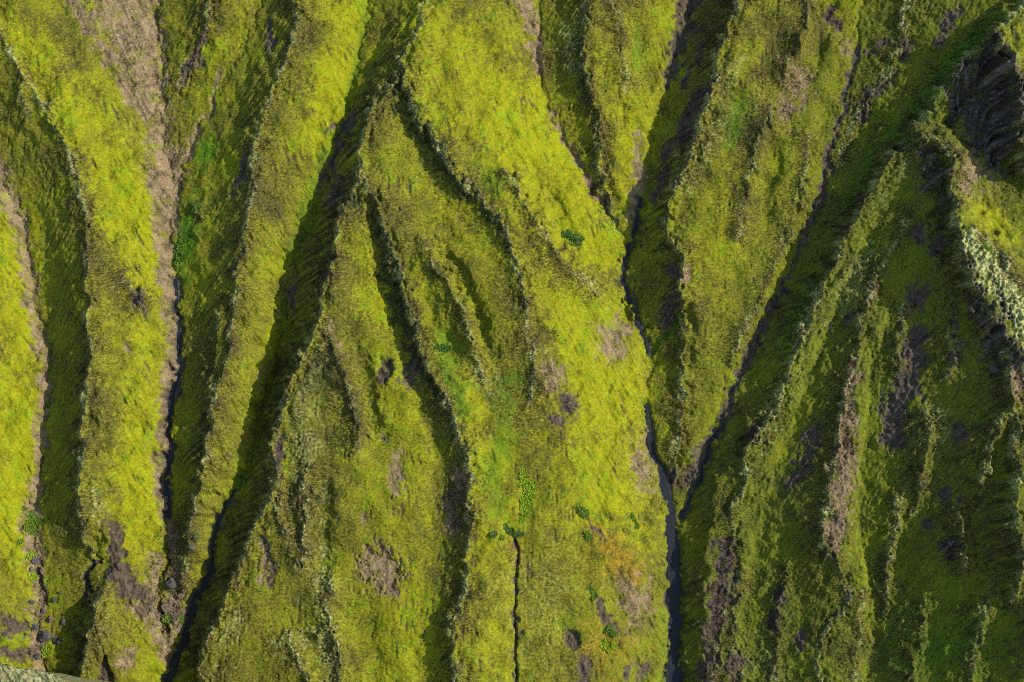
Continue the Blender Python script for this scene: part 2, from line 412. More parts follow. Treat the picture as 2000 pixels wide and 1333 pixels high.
earth = union(     # dark bare ground
 strip("405,50,5;393,85,8;378,120,10;362,145,9;350,170,5", 0.45),
 strip("520,40,3;530,80,8;528,110,4", 0.6), strip("1625,15,3;1620,35,9;1635,50,9", 0.5),
 strip("540,930,8;540,890,10;548,860,8", 0.7), strip("515,1045,6;530,1120,9;528,1140,5", 0.8),
 strip("215,1020,12;232,1050,10;222,1100,14;235,1130,26;265,1155,22;285,1180,12", 0.45), strip("182,1100,4;170,1140,6;165,1180,6", 0.5),
 ell(30, 1225, 26, 22, 0, 0.6), ell(25, 1278, 34, 14, 0, 0.5),
 ell(1110, 790, 16, 22, -20, 0.6), ell(1086, 820, 14, 12, 0, 0.6), ell(762, 715, 14, 14, 0, 0.4), ell(748, 735, 14, 14, 0, 0.4), ell(800, 725, 14, 20, 0, 0.9),
 strip("1795,660,20;1775,740,22;1750,800,26;1748,860,22", 0.4), ell(1795, 580, 22, 26, 30, 0.5), ell(1830, 485, 12, 20, 25, 0.5), ell(1790, 455, 14, 16, 0, 0.5), ell(1805, 475, 7, 8, 0, 0.4),
 ell(1657, 625, 6, 14, 25, 0.5), strip("1590,850,14;1570,900,12;1545,945,8", 0.6), ell(1520, 1170, 12, 24, 0, 0.5), ell(1510, 1210, 10, 24, 0, 0.5), ell(1562, 1250, 12, 18, 0, 0.4), ell(1435, 1300, 16, 28, 20, 0.6),
 strip("1415,1060,16;1415,1130,18;1400,1190,18;1385,1260,14;1380,1333,14", 0.6), strip("1390,850,10;1365,900,16;1340,950,14", 0.6), ell(1845, 965, 12, 14, 0, 0.4), ell(1878, 978, 8, 10, 0, 0.4), ell(1810, 1025, 10, 10, 0, 0.5), ell(1875, 845, 14, 20, 0, 0.6),
 strip("1480,825,4;1470,850,8;1445,880,5", 0.5), strip("1380,170,10;1355,210,14;1330,255,16;1310,300,8;1290,350,6;1280,400,5", 0.55), strip("1370,90,5;1350,130,5;1335,170,6", 0.6),
 strip("1345,0,20;1335,60,20;1318,110,14;1305,160,9", 0.6), strip("1675,100,6;1660,160,8;1640,220,7;1628,270,7;1612,340,6;1600,400,6;1580,440,7;1566,486,5;1530,556,5;1495,630,7;1465,690,8;1440,745,9;1420,800,8;1395,860,8", 0.5),
 strip("1305,520,8;1318,560,10;1310,600,12;1290,640,10", 0.7), ell(1115, 1250, 17, 19, 0, 0.35), ell(1140, 1310, 17, 24, 0, 0.5), strip("1163,1175,5;1180,1200,9;1195,1220,8;1208,1235,3", 0.4), strip("1150,1015,3;1165,1040,4;1180,1060,4", 0.5), ell(1255, 1310, 14, 18, 0, 0.7), ell(1225,1315,8,14,0,.5),
 strip("1000,1050,3;1006,1100,4;1008,1180,3;1008,1340,3;1008,1450,3", 0.5), ell(275, 590, 12, 20, -30, 0.6), strip("640,260,4;690,215,6;660,290,7;620,370,5", 0.7), strip("650,330,8;665,370,10;640,400,6", .7),
 strip("480,300,7;470,340,8;455,380,5", 0.6), strip("570,600,7;575,560,7;572,520,4", 0.8), ell(1310, 935, 12, 20, 0, 0.6), ell(340, 1200, 24, 14, 0, 0.9), strip("203,1284,2;203,1300,8;204,1325,14;205,1400,20", 0.15, 0.25, 0.3),
 strip("1742,150,5;1730,160,10;1700,190,10;1685,225,10", 0.8), strip("1880,20,8;1850,50,10;1840,80,8", 0.8), strip("1700,100,6;1765,80,6;1760,110,8", 0.7))
rock = union(
 strip("1951,64,5;1948,110,26;1935,170,44;1930,230,52;1935,280,44;1940,305,28", 0.3),
 strip("1895,112,6;1880,140,14;1872,170,20;1880,210,20", 0.6), strip("1985,150,10;1990,200,14;1992,250,14", 0.6),
 strip("1884,490,6;1896,545,9;1915,585,10;1938,622,12;1962,655,12;1992,700,10", 0.5), strip("1935,540,6;1955,580,8;1975,620,8", 0.6), strip("1955,640,10;1948,680,14;1955,720,10", 0.7),
 ell(1812, 330, 16, 44, 0, 0.8), ell(1862, 640, 8, 26, 0, 0.5), ell(1868, 690, 10, 22, 0, 0.6), ell(1612, 1085, 12, 16, 0, 0.7), strip("1650,1150,7;1655,1180,8;1640,1205,7", 0.7),
 ell(770, 520, 12, 14, 0, 0.7), ell(852, 525, 12, 14, 0, 0.7), ell(698, 825, 5, 14, -20, 0.5), ell(585, 1110, 6, 10, 0, 0.8), strip("1868,1060,7;1864,1090,7", 0.6), strip("375,1050,7;365,1065,5", 0.5))
green = union(
 ell(400, 300, 16, 30, 15, 0.5), ell(365, 460, 22, 60, 8, 0.6), ell(352, 505, 14, 30, 0, 0.7), strip("712,0,7;703,80,7;695,150,8;670,230,10;640,300,12;600,420,14;570,500,10", 0.5)*0.5,
 ell(1115, 462, 16, 11, 30, 0.35)*1.0, ell(863, 678, 14, 9, 0, 0.3), ell(1000, 740, 18, 12, 0, 0.6)*0.8, strip("985,760,14;985,850,22;965,930,20;970,1000,16", 0.7)*0.5, strip("860,640,8;880,720,14;910,800,14", 0.8)*0.7,
 ell(1850, 1260, 85, 65, -20, 0.7)*0.5, ell(1440, 230, 16, 45, 10, 0.7)*0.7, strip("1960,30,12;1890,95,16;1840,170,20;1800,215,16", 0.5)*0.85, ell(1765, 270, 20, 16, 0, 0.6), ell(960, 345, 30, 20, 40, 0.7)*0.5,
 ell(1245, 110, 10, 40, 0, 0.6)*0.6, strip("1270,690,6;1305,650,6;1330,610,6", 0.5), ell(1930, 490, 10, 18, -30, 0.5), ell(470, 940, 8, 16, 0, 0.5), ell(60, 1020, 14, 20, 0, 0.6), ell(332, 1205, 12, 20, 0, 0.6), ell(1940, 665, 30, 8, 0, 0.4)*0, ell(1900, 560, 20, 14, 0, 0.6)*0,
 strip("1650,390,8;1700,300,8;1740,250,10", 0.8)*0.6, strip("1590,540,8;1560,600,8;1530,680,10", 0.8)*0.6)
orange = union(strip("1145,1010,8;1170,1045,16;1210,1095,28;1240,1130,20", 0.6)*0.8, strip("1000,1060,12;1010,1100,8", 0.7)*0.7, ell(1180, 1260, 40, 50, 0, 1.0)*0.6, ell(1160, 1100, 20, 40, 0, 0.9)*0.3, ell(1250,1130,14,30,0,.9)*.4)
bright = union(    # thick fresh moss
 strip("-40,-20,30;60,110,40;150,230,45;215,340,50;260,440,45;290,560,25", 0.5), ell(35, 580, 45, 150, 0, 0.5), ell(25, 900, 55, 190, 0, 0.5), ell(270, 950, 45, 120, -4, 0.5), ell(255, 1075, 30, 50, 0, 0.5)*0.9,
 ell(285, 700, 50, 130, -5, 0.7)*0.6, strip("690,-40,40;670,80,40;650,180,35;620,260,30", 0.5), ell(740, 560, 35, 110, -15, 0.7)*0.5, strip("850,60,60;920,180,90;1000,260,90;1080,380,90;1160,480,50", 0.6),
 ell(900, 400, 40, 60, -35, 0.6)*0.6, strip("960,430,20;1010,520,26;1070,580,30;1120,640,40", 0.6)*0.8, ell(1170, 760, 80, 120, -10, 0.6), ell(1180, 920, 100, 130, -8, 0.6)*0.9, strip("920,760,20;930,880,24;950,1000,26;955,1150,30;960,1300,34", 0.6)*0.75,
 ell(780, 780, 25, 90, -10, 0.7)*0.4, ell(800, 1190, 60, 140, 0, 0.7)*0.5, ell(1235, 330, 34, 100, 4, 0.6)*0.8, ell(1200, 130, 18, 110, -4, 0.7)*0.6, ell(1400, 470, 40, 120, 8, 0.7)*0.5, ell(1440, 130, 30, 100, 10, 0.8)*0.4,
 ell(1700, 1010, 24, 170, 4, 0.6)*0.3, ell(1560, 830, 12, 110, 25, 0.6)*0.5, ell(1925, 440, 50, 60, -40, 0.5)*0.8, ell(1980, 70, 30, 60, 0, 0.6)*0.7, ell(1640, 30, 20, 40, 0, 0.7)*0.5, ell(1815, 275, 22, 12, -10, 0.3), ell(400, 100, 60, 50, 30, 0.7)*0.4,
 ell(850, 1060, 30, 60, 0, .8)*.3, ell(1090, 1080, 60, 150, 0, .8)*.4, ell(60,1330,60,20,0,.5)*.3)
pale_x = union(strip("1884,450,12;1905,500,24;1935,550,30;1965,600,26;2000,650,18", 0.5), strip("640,640,12;600,740,22;590,850,30;600,950,20", 0.8)*0.5, ell(640, 1230, 20, 110, -4, 0.9)*0.9, ell(575, 1265, 22, 30, -30, .8),
 strip("560,960,12;548,1000,14;556,1040,12", 0.8)*0.8, strip("610,960,14;612,1010,14;602,1060,18;600,1110,14", 0.8)*0.8, strip("1445,120,8;1400,180,22;1360,290,24;1335,360,22", 0.9)*0.6, strip("1600,580,10;1575,650,14;1545,740,14;1500,830,14;1470,890,12", 0.8)*0.8,
 strip("1112,50,12;1110,100,14;1125,140,10", .8)*.7, ell(950, 740, 20, 30, -20, .8)*.5, ell(900, 860, 16, 50, -20, .8)*.5, strip("175,940,10;178,980,14;190,1010,12", .8)*.8, strip("190,1170,10;195,1230,14;190,1250,12",.8)*.7, ell(440,1230,22,40,20,.9)*.7, ell(1060,1180,60,90,0,1.)*.25, ell(1740,350,14,60,35,.8)*.4,
 ell(1500,1300,20,50,0,.9)*.4, ell(1830,830,20,50,0,1.)*.6, ell(1660,560,20,60,25,1.)*.5)

cushion = strip("1886,462,7;1912,500,19;1944,540,26;1974,590,25;2004,645,17;2040,690,14", 0.45, 0.25)     # thick pale cushions on the knife ridge

# ---- cuts, terraces and relief
LIFT = np.zeros((NY, NX), np.float32)
h -= 4.0*np.exp(-(gully/5.0)**2)
# undercut lip on the shaded side of every crest, rolled turf on the sunny side
lipv = 0.6+0.4*np.clip(noise(2, 12, 1.0, 80), -1.2, 1.2)
h -= 9.0*lipv*smooth(-crest, 0, 5)*np.exp(-np.maximum(-crest, 0)/28.0)
h += 4.0*lipv*np.exp(-np.maximum(crest, 0)/9.0)*(crest > 0)+4.0*lipv*np.exp(-np.maximum(-crest, 0)/6.0)*(crest <= 0)
h -= 9.0*strip("1000,1036,2.6;1011,1090,2.2;1007,1164,2.0;1007,1216,1.9;1009,1333,1.9;1009,1480,1.9", 0.12, 0.4, 0.3)
h += 3.2*strip("1675,0,9;1675,123,9;1643,196,9;1612,350,9;1570,459,9;1528,556,9;1461,699,9;1409,825,8", 0.2, 0.5)     # the upper side gully has a rounded floor
h -= 3.5*np.minimum(earth, 1)*smooth(noise(1, 6, 1, 40), -1.5, 1)
h -= 2.0*scree
h -= 16*ell(1228, 618, 6, 20, -18, 0.2)            # the pool under the mud bridge
h -= 10*ell(1214, 588, 4, 5, 0, 0.2)
h -= 8*ell(97, 690, 6, 9, 0, 0.2) + 6*ell(91, 780, 5, 7, 0, 0.2)
h -= 9*strip("312,1170,3;316,1200,6;321,1232,4", 0.2) + 7*strip("322,1060,3;325,1090,3;322,1130,3", 0.2)
h -= 10*strip("203,1282,2;203,1300,8;204,1325,15;205,1400,22", 0.1, 0.25, 0.3)
h -= 5*strip("186,1085,4;178,1110,5;168,1150,5;160,1185,4", 0.3)
# scarp above the small slips
h -= 7*ell(752, 722, 16, 20, 0, 0.25) + 5*ell(745, 1112, 42, 34, 40, 0.3) + 4*ell(1115, 1250, 17, 19, 0, 0.3) + 5*ell(1750, 830, 26, 50, 0, 0.3) + 4*ell(885, 985, 13, 50, 0, .3)
# stream beds
floors = []
for name, p, w0, w1 in STREAMS:
    q = p.copy()
    ia = ((p[:, 0]-1000)*S+AX)/STEP; ib = ((666.5-p[:, 1])*S+BX)/STEP
    hq = sample(blur(h, 3), ia, ib)
    for it in range(2):    # iterate once so the bed lies where the gully is
        k = S*(1-hq*S/D)
        ia = ((p[:, 0]-1000)*k+AX)/STEP; ib = ((666.5-p[:, 1])*k+BX)/STEP
        hq = sample(blur(h, 3), ia, ib)
    hq = np.minimum.accumulate(hq)-3.0
    q[:, 2] = hq
    f = line_field(q, 60)
    sl, sd, hh, al = f
    w = w0+(w1-w0)*al
    wob = 1+0.12*EDGE[sl]
    t = smooth(np.abs(sd), w*wob, w*wob+9)
    h[sl] = (hh-3)*(1-t)+h[sl]*t
    floors.append((name, q, w0, w1))

ac = np.abs(allcrest)
dim = smooth(UX+0.35*(UY-600), 1330, 1640)*(1-bright)*0.9    # greener moss on the eastern slopes, also darkened in colour for their dim light
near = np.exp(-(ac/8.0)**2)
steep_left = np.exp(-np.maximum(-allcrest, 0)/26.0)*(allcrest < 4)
# fall-line combed tuft noise
hm = blur(h, 5)*S
gy, gx = np.gradient(hm, STEP)
fx = math.cos(TILT)*gx; fy = math.sin(TILT)+math.cos(TILT)*gy
n_ = np.hypot(fx, fy)+1e-6
fx /= n_; fy /= n_
white = noise(0.22, 0.9, 0.1, 51)
comb = white.copy()
pa, pb = ii.copy(), jj.copy(); qa, qb = ii.copy(), jj.copy()
for _ in range(2):
    u, v = sample(fx, pa, pb), sample(fy, pa, pb); pa += u; pb += v
    comb += sample(white, pa, pb)
    u, v = sample(fx, qa, qb), sample(fy, qa, qb); qa -= u; qb -= v
    comb += sample(white, qa, qb)
comb /= comb.std()
# on the gentler flanks the moss creeps into low steps along the contour instead
tw = white.copy()
pa, pb = ii.copy(), jj.copy(); qa, qb = ii.copy(), jj.copy()
tx, ty = fy+0.35*noise(1, 4, 0.8, 70), -fx+0.35*noise(1, 4, 0.8, 71)
for _ in range(2):
    u, v = sample(tx, pa, pb), sample(ty, pa, pb); pa += u; pb += v
    tw += sample(white, pa, pb)
    u, v = sample(tx, qa, qb), sample(ty, qa, qb); qa -= u; qb -= v
    tw += sample(white, qa, qb)
tw /= tw.std()
gentle = 1-smooth(np.abs(gx), 0.22, 0.5)
comb = comb*(1-gentle)+tw*gentle
comb /= comb.std()
# long streaks down the fall line
flow = noise(0.5, 2.5, 0.5, 58)
f0 = flow.copy()
pa, pb = ii.copy(), jj.copy(); qa, qb = ii.copy(), jj.copy()
for _ in range(16):
    u, v = sample(fx, pa, pb), sample(fy, pa, pb); pa += 2*u; pb += 2*v
    flow += sample(f0, pa, pb)
    u, v = sample(fx, qa, qb), sample(fy, qa, qb); qa -= 2*u; qb -= 2*v
    flow += sample(f0, qa, qb)
flow /= flow.std()
scar = noise(0.5, 2.2, 0.5, 59)
s0 = scar.copy()
pa, pb = ii.copy(), jj.copy(); qa, qb = ii.copy(), jj.copy()
for _ in range(4):
    u, v = sample(fx, pa, pb), sample(fy, pa, pb); pa += 1.5*u; pb += 1.5*v
    scar += sample(s0, pa, pb)
    u, v = sample(fx, qa, qb), sample(fy, qa, qb); qa -= 1.5*u; qb -= 1.5*v
    scar += sample(s0, qa, qb)
scar /= scar.std()
divot = smooth(scar+0.55*noise(4, 25, 1.1, 60), 1.75, 2.5)
clumps = union(strip("742,452,12;760,520,18;780,600,18;800,650,16;826,715,14;850,775,10", 0.8), strip("796,190,8;815,240,14;850,300,14;878,345,12;915,385,10", 0.8), strip("780,120,6;778,170,10;770,210,8", 0.7),
 strip("1840,300,16;1845,360,18;1850,420,18;1862,480,14", 0.8), ell(690, 400, 10, 26, -20, .7), strip("1130,80,10;1132,140,10;1145,200,8", .8), strip("930,385,8;965,430,8;990,480,8", .9), strip("1890,160,14;1868,205,18;1858,245,12", .6), strip("690,770,8;700,830,8", .6))
slope = np.hypot(gx, gy)
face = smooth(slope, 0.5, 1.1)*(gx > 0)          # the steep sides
fine = noise(0.22, 0.8, 0.2, 52)
mid = noise(0.8, 4.0, 1.0, 53)
lump = noise(0.45, 1.8, 0.5, 54)
big = noise(5, 30, 1.3, 55)
blockn = noise(0.5, 3.0, 0.9, 56)
bare = np.clip(scree+earth, 0, 1)
rel = comb*0.046+fine*0.032+lump*0.014+mid*0.036-divot*0.22
rel *= (1-0.55*bare)
rel += near*(allcrest < 0)*np.abs(blockn)*0.06+near*comb*0.05+rock*(blockn*0.12+flow*0.22+fine*0.08)+pale_x*(comb*0.05+lump*0.08)
cush = noise(0.9, 2.4, 0.7, 90)
rel += cushion*cush*0.16
rel += dim*(lump*0.04+blockn*0.035)
rel += bare*(fine*0.06+noise(0.3, 1.2, 0.4, 57)*0.07)
rel += steep_left*blockn*0.08+face*flow*0.12+clumps*(blockn*0.16+lump*0.08)
H = h*S+big*(0.08+0.22*sunny)+flow*0.05*(1-gentle)+rel
stream_cells = np.zeros((NY, NX), np.float32)
for name, q, w0, w1 in floors:
    sl, sd, hh, al = line_field(q, 30)
    w = w0+(w1-w0)*al
    t = 1-smooth(np.abs(sd), w*1.0, w+6)
    H[sl] = H[sl]*(1-t)+((hh-3)*S+fine[sl]*0.03)*t
    stream_cells[sl] = np.maximum(stream_cells[sl], t)

# ------------------------------------------------------------------ colour of the ground cover
def C(*c):
    return np.array(c, np.float32)
def mix(a, b, t):
    t = t[..., None]
    return a*(1-t)+b*t
yellow = C(.208, .212, .004); lime = C(.158, .205, .005); olive = C(.120, .124, .009); dull = C(.058, .058, .015)
soil = C(.070, .050, .026); pink = C(.20, .145, .083); grey = C(.062, .048, .035); rock_shade_col = C(.030, .026, .021)
lichen = C(.33, .345, .125); leaf = C(.055, .13, .006); rust = C(.24, .145, .006)
tuft = comb*0.75+lump*0.22+fine*0.55
zone = noise(4, 40, 1.2, 61)
zone2 = noise(1.5, 10, 1.0, 62)
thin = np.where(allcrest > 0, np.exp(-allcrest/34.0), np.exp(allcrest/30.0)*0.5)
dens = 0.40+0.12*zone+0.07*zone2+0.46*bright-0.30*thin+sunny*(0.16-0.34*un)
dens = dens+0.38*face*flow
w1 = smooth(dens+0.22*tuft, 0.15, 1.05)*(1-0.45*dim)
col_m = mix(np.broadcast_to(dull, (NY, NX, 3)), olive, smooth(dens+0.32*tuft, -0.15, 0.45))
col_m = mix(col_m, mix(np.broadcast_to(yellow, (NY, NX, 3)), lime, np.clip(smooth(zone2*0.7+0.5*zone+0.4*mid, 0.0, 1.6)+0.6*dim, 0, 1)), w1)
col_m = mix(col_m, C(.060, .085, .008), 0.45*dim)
spk = smooth(-comb*0.8+fine*0.35+0.35*zone2-1.0*dens+0.9*thin, 0.35, 1.5)
col_m = mix(col_m, soil, spk*0.6)
col_m = mix(col_m, mix(np.broadcast_to(soil, (NY, NX, 3)), C(.045, .032, .018), smooth(fine, -1, 1)), divot*0.85)
col_m = mix(col_m, mix(np.broadcast_to(C(.018, .019, .012), (NY, NX, 3)), C(.045, .056, .014), smooth(lump+0.6*fine, -0.4, 1.2)), np.clip(clumps, 0, 1)*0.85)
col_m = mix(col_m, leaf, np.clip(green*0.85+0.1*green*tuft, 0, 1))
col_m = mix(col_m, rust, np.clip(orange*(0.6+0.3*tuft), 0, 0.9))
pl = np.where(allcrest > 0, np.exp(-(np.maximum(allcrest+2.0*comb, 0)/7.0)**2), 0.0)
pale_x = pale_x*np.where((allcrest < -2) & (allcrest > -22), 0.15, 1.0)
patchy = smooth(noise(3, 18, 1.1, 63)+0.35*lump+0.5*comb, -0.9, 0.9)
pl = np.clip(pl*(0.15+0.75*patchy)+0.95*np.exp(-((allcrest-6.0)/3.4)**2)*(0.45+0.3*smooth(fine+comb, -1, 1))*(0.35+0.85*patchy)*(crest == allcrest)+pale_x*smooth(0.6*lump+0.6*comb+0.3*fine+0.2, -0.6, 1.4)*0.9, 0, 1)
col_m = mix(col_m, mix(np.broadcast_to(lichen*0.72, (NY, NX, 3)), lichen*1.1, smooth(cush+0.4*fine, -1.2, 1.2)), np.clip(cushion*1.1-0.7*smooth(EDGE, 0.9, 1.5), 0, 0.92))
col_m = mix(col_m, lichen, pl*(1-np.clip(cushion, 0, 1))*(0.45+0.4*smooth(tuft, -1.2, 1.0)))
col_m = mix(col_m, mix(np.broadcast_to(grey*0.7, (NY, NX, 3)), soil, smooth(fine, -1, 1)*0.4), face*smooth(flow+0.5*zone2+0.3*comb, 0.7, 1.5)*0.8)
# dark rock on broken crests and steep faces, plus shade painted left of crests
rock_shade = smooth(near*1.2*smooth(-allcrest, -1, 5)+0.25*blockn*near+0.25*np.exp(-((allcrest+4)/3.0)**2)+0.3*steep_left*smooth(blockn, 0.2, 1.5)-0.15, 0.75, 1.2)
col_m = mix(col_m, mix(np.broadcast_to(rock_shade_col, (NY, NX, 3)), soil, smooth(fine, -1, 1.5)*0.7), rock_shade*0.75)
sc = np.clip(scree+0.22*tuft*scree-0.55*smooth(noise(1.5, 9, 1.0, 67)+0.3*comb, 0.5, 1.4), 0, 1)
pk = mix(np.broadcast_to(pink, (NY, NX, 3)), C(.085, .062, .035), smooth(0.6*zone2+0.6*fine+0.3*comb+0.8*flow, -0.5, 1.3))
pk = mix(pk, C(.25, .185, .11), smooth(noise(1, 5, 1, 64)+0.5*comb, 0.9, 1.9)*0.7)
col_m = mix(col_m, pk, sc)
ea = np.clip(earth*1.05+0.15*tuft*earth, 0, 1)
gk = mix(np.broadcast_to(grey, (NY, NX, 3)), C(.098, .076, .056), smooth(0.5*comb+0.3*zone2+0.8*flow, -0.3, 1.5))
gk = mix(gk, C(.03, .026, .022), smooth(-mid+0.4*fine, 0.4, 1.6)*0.7)
col_m = mix(col_m, gk, ea)
rkc = mix(np.broadcast_to(C(.045, .040, .033), (NY, NX, 3)), C(.15, .13, .11), smooth(0.6*noise(0.4, 4, 0.8, 65, 1.6, 0.6)+0.7*flow+0.3*fine, 0.0, 1.8))
rkc = mix(rkc, C(.05, .06, .012), smooth(noise(1, 6, 1, 66)+0.4*(1900-UX)/60, 0.5, 1.2)*0.8)
col_m = mix(col_m, rkc, np.clip(rock*1.1, 0, 1)*(1-0.8*np.clip(pl, 0, 1)))
bed = mix(np.broadcast_to(C(.05, .05, .052), (NY, NX, 3)), C(.028, .029, .032), smooth(fine+mid, -1, 1))
col_m = mix(col_m, bed, np.clip(stream_cells, 0, 1)*0.85)
col_m *= (1+0.10*fine+0.05*mid)[..., None]
col_m = np.clip(col_m, 0.004, 0.6).astype(np.float32)

speck = np.clip(0.42+0.55*thin-0.35*(dens-0.34)+0.12*zone2+0.12*sc-0.2*pl, 0, 1).astype(np.float32)   # how far the moss is broken by soil

# ------------------------------------------------------------------ materials
def new_mat(name):
    m = bpy.data.materials.new(name)
    m.use_nodes = True
    n, l = m.node_tree.nodes, m.node_tree.links
    b = n['Principled BSDF']
    return m, n, l, b
def ground_material():
    m, n, l, b = new_mat('moss_and_soil')
    at = n.new('ShaderNodeAttribute'); at.attribute_name = 'cover'
    tc = n.new('ShaderNodeTexCoord')
    nz = n.new('ShaderNodeTexNoise'); nz.inputs['Scale'].default_value = 2.9; nz.inputs['Detail'].default_value = 4
    nz.inputs['Roughness'].default_value = 0.7
    mp = n.new('ShaderNodeMapping'); mp.inputs['Scale'].default_value = (0.8, 1.2, 1.2)
    l.new(tc.outputs['Object'], mp.inputs['Vector'])
    l.new(mp.outputs[0], nz.inputs['Vector'])
    # bare soil between the moss cushions, more of it where the cover is thin
    th = n.new('ShaderNodeMath'); th.operation = 'MULTIPLY_ADD'
    th.inputs[1].default_value = 0.34; th.inputs[2].default_value = 0.235
    l.new(at.outputs['Alpha'], th.inputs[0])
    df = n.new('ShaderNodeMath'); df.operation = 'SUBTRACT'
    l.new(th.outputs[0], df.inputs[0]); l.new(nz.outputs['Fac'], df.inputs[1])
    mr = n.new('ShaderNodeMapRange'); mr.interpolation_type = 'SMOOTHSTEP'
    mr.inputs['From Min'].default_value = -0.05; mr.inputs['From Max'].default_value = 0.06
    mr.inputs['To Min'].default_value = 0.0; mr.inputs['To Max'].default_value = 0.9
    l.new(df.outputs[0], mr.inputs['Value'])
    dk = n.new('ShaderNodeMix'); dk.data_type = 'RGBA'; dk.blend_type = 'MULTIPLY'
    dk.inputs[7].default_value = (0.36, 0.31, 0.30, 1)
    l.new(mr.outputs['Result'], dk.inputs[0]); l.new(at.outputs['Color'], dk.inputs[6])
    br = n.new('ShaderNodeMapRange')
    br.inputs['From Min'].default_value = 0.45; br.inputs['From Max'].default_value = 0.75
    br.inputs['To Min'].default_value = 0.92; br.inputs['To Max'].default_value = 1.6
    l.new(nz.outputs['Fac'], br.inputs['Value'])
    vm = n.new('ShaderNodeVectorMath'); vm.operation = 'SCALE'
    l.new(dk.outputs[2], vm.inputs[0]); l.new(br.outputs['Result'], vm.inputs['Scale'])
    l.new(vm.outputs[0], b.inputs['Base Color'])
    b.inputs['Roughness'].default_value = 0.95
    b.inputs['Specular IOR Level'].default_value = 0.12
    bp = n.new('ShaderNodeBump'); bp.inputs['Strength'].default_value = 0.75; bp.inputs['Distance'].default_value = 0.12
    n2 = n.new('ShaderNodeTexNoise'); n2.inputs['Scale'].default_value = 3.2; n2.inputs['Detail'].default_value = 5
    l.new(tc.outputs['Object'], n2.inputs['Vector'])
    l.new(n2.outputs['Fac'], bp.inputs['Height'])
    l.new(bp.outputs['Normal'], b.inputs['Normal'])
    return m
def simple_mat(name, c1, c2, scale, rough, bump=0.3, spec=0.3, dist=0.1):
    m, n, l, b = new_mat(name)
    tc = n.new('ShaderNodeTexCoord')
    nz = n.new('ShaderNodeTexNoise'); nz.inputs['Scale'].default_value = scale; nz.inputs['Detail'].default_value = 6
    nz.inputs['Roughness'].default_value = 0.65
    l.new(tc.outputs['Object'], nz.inputs['Vector'])
    cr = n.new('ShaderNodeValToRGB')
    cr.color_ramp.elements[0].position = 0.35; cr.color_ramp.elements[1].position = 0.68
    cr.color_ramp.elements[0].color = (*c1, 1); cr.color_ramp.elements[1].color = (*c2, 1)
    l.new(nz.outputs['Fac'], cr.inputs[0])
    l.new(cr.outputs[0], b.inputs['Base Color'])
    b.inputs['Roughness'].default_value = rough
    b.inputs['Specular IOR Level'].default_value = spec
    bp = n.new('ShaderNodeBump'); bp.inputs['Strength'].default_value = bump; bp.inputs['Distance'].default_value = dist
    l.new(nz.outputs['Fac'], bp.inputs['Height']); l.new(bp.outputs['Normal'], b.inputs['Normal'])
    return m
M_GROUND = ground_material()
M_ROCK = simple_mat('grey_basalt', (.035, .032, .03), (.12, .108, .1), 2.2, 0.9, 0.6)
M_ROCKB = simple_mat('brown_tuff', (.06, .045, .03), (.17, .125, .085), 2.4, 0.92, 0.6)
M_MOSS = simple_mat('cushion_moss', (.09, .10, .008), (.23, .25, .01), 3.0, 0.95, 0.7, 0.1)
M_LEAF = simple_mat('fresh_leaf', (.055, .12, .006), (.13, .21, .010), 4.0, 0.6, 0.1)
M_LEAFY = simple_mat('yellow_green_leaf', (.12, .22, .004), (.26, .36, .01), 4.0, 0.6, 0.1)
M_LEAFD = simple_mat('deep_green_leaf', (.036, .085, .009), (.065, .135, .014), 4.0, 0.6, 0.1)
M_WATER = simple_mat('shallow_water_over_black_gravel', (.005, .008, .011), (.019, .024, .029), 2.4, 0.6, 0.5, 0.22, 0.08)

def to_world(a, b, z):
    return a[..., None]*E1+b[..., None]*E2+z[..., None]*E3

# ------------------------------------------------------------------ which part of the hillside a cell belongs to
def owner():
    f = 4
    ny, nx = (NY-1)//f+1, (NX-1)//f+1
    lab = np.zeros((ny, nx), np.int32)
    wall = np.zeros((ny, nx), bool)
    def put(arr, p, v):
        w = walk(p, STEP*f*0.4)
        i = np.round((w[:, 0]+AX)/(STEP*f)).astype(int); j = np.round((w[:, 1]+BX)/(STEP*f)).astype(int)
        k = (i >= 0) & (i < nx) & (j >= 0) & (j < ny)
        arr[j[k], i[k]] = v
    for n, p in GULLIES.items():
        put(wall, p, True)
    wall[:, 1:] |= wall[:, :-1]
    names = [n for n in RIDGES if n not in ('shoulder', 'far_left', 'bank', 'R9 back', 'peak spur', 'R1a')]
    for k, n in enumerate(names, 1):
        put(lab, RIDGES[n], k)
    put(lab, RIDGES['R9 back'], names.index('R9')+1)
    put(lab, RIDGES['peak spur'], names.index('R7')+1)
    wall &= lab == 0
    for it in range(400):
        before = (lab == 0).sum()
        for dy, dx in ((0, 1), (0, -1), (1, 0), (-1, 0)):
            s = np.roll(lab, (dy, dx), (0, 1))
            if dy == 1: s[0] = 0
            if dy == -1: s[-1] = 0
            if dx == 1: s[:, 0] = 0
            if dx == -1: s[:, -1] = 0
            ok = (lab == 0) & (s > 0) & (~wall if it < 160 else True)
            lab = np.where(ok, s, lab)
        if (lab == 0).sum() == 0:
            break
    return lab, names, f
LAB, RNAMES, LF = owner()

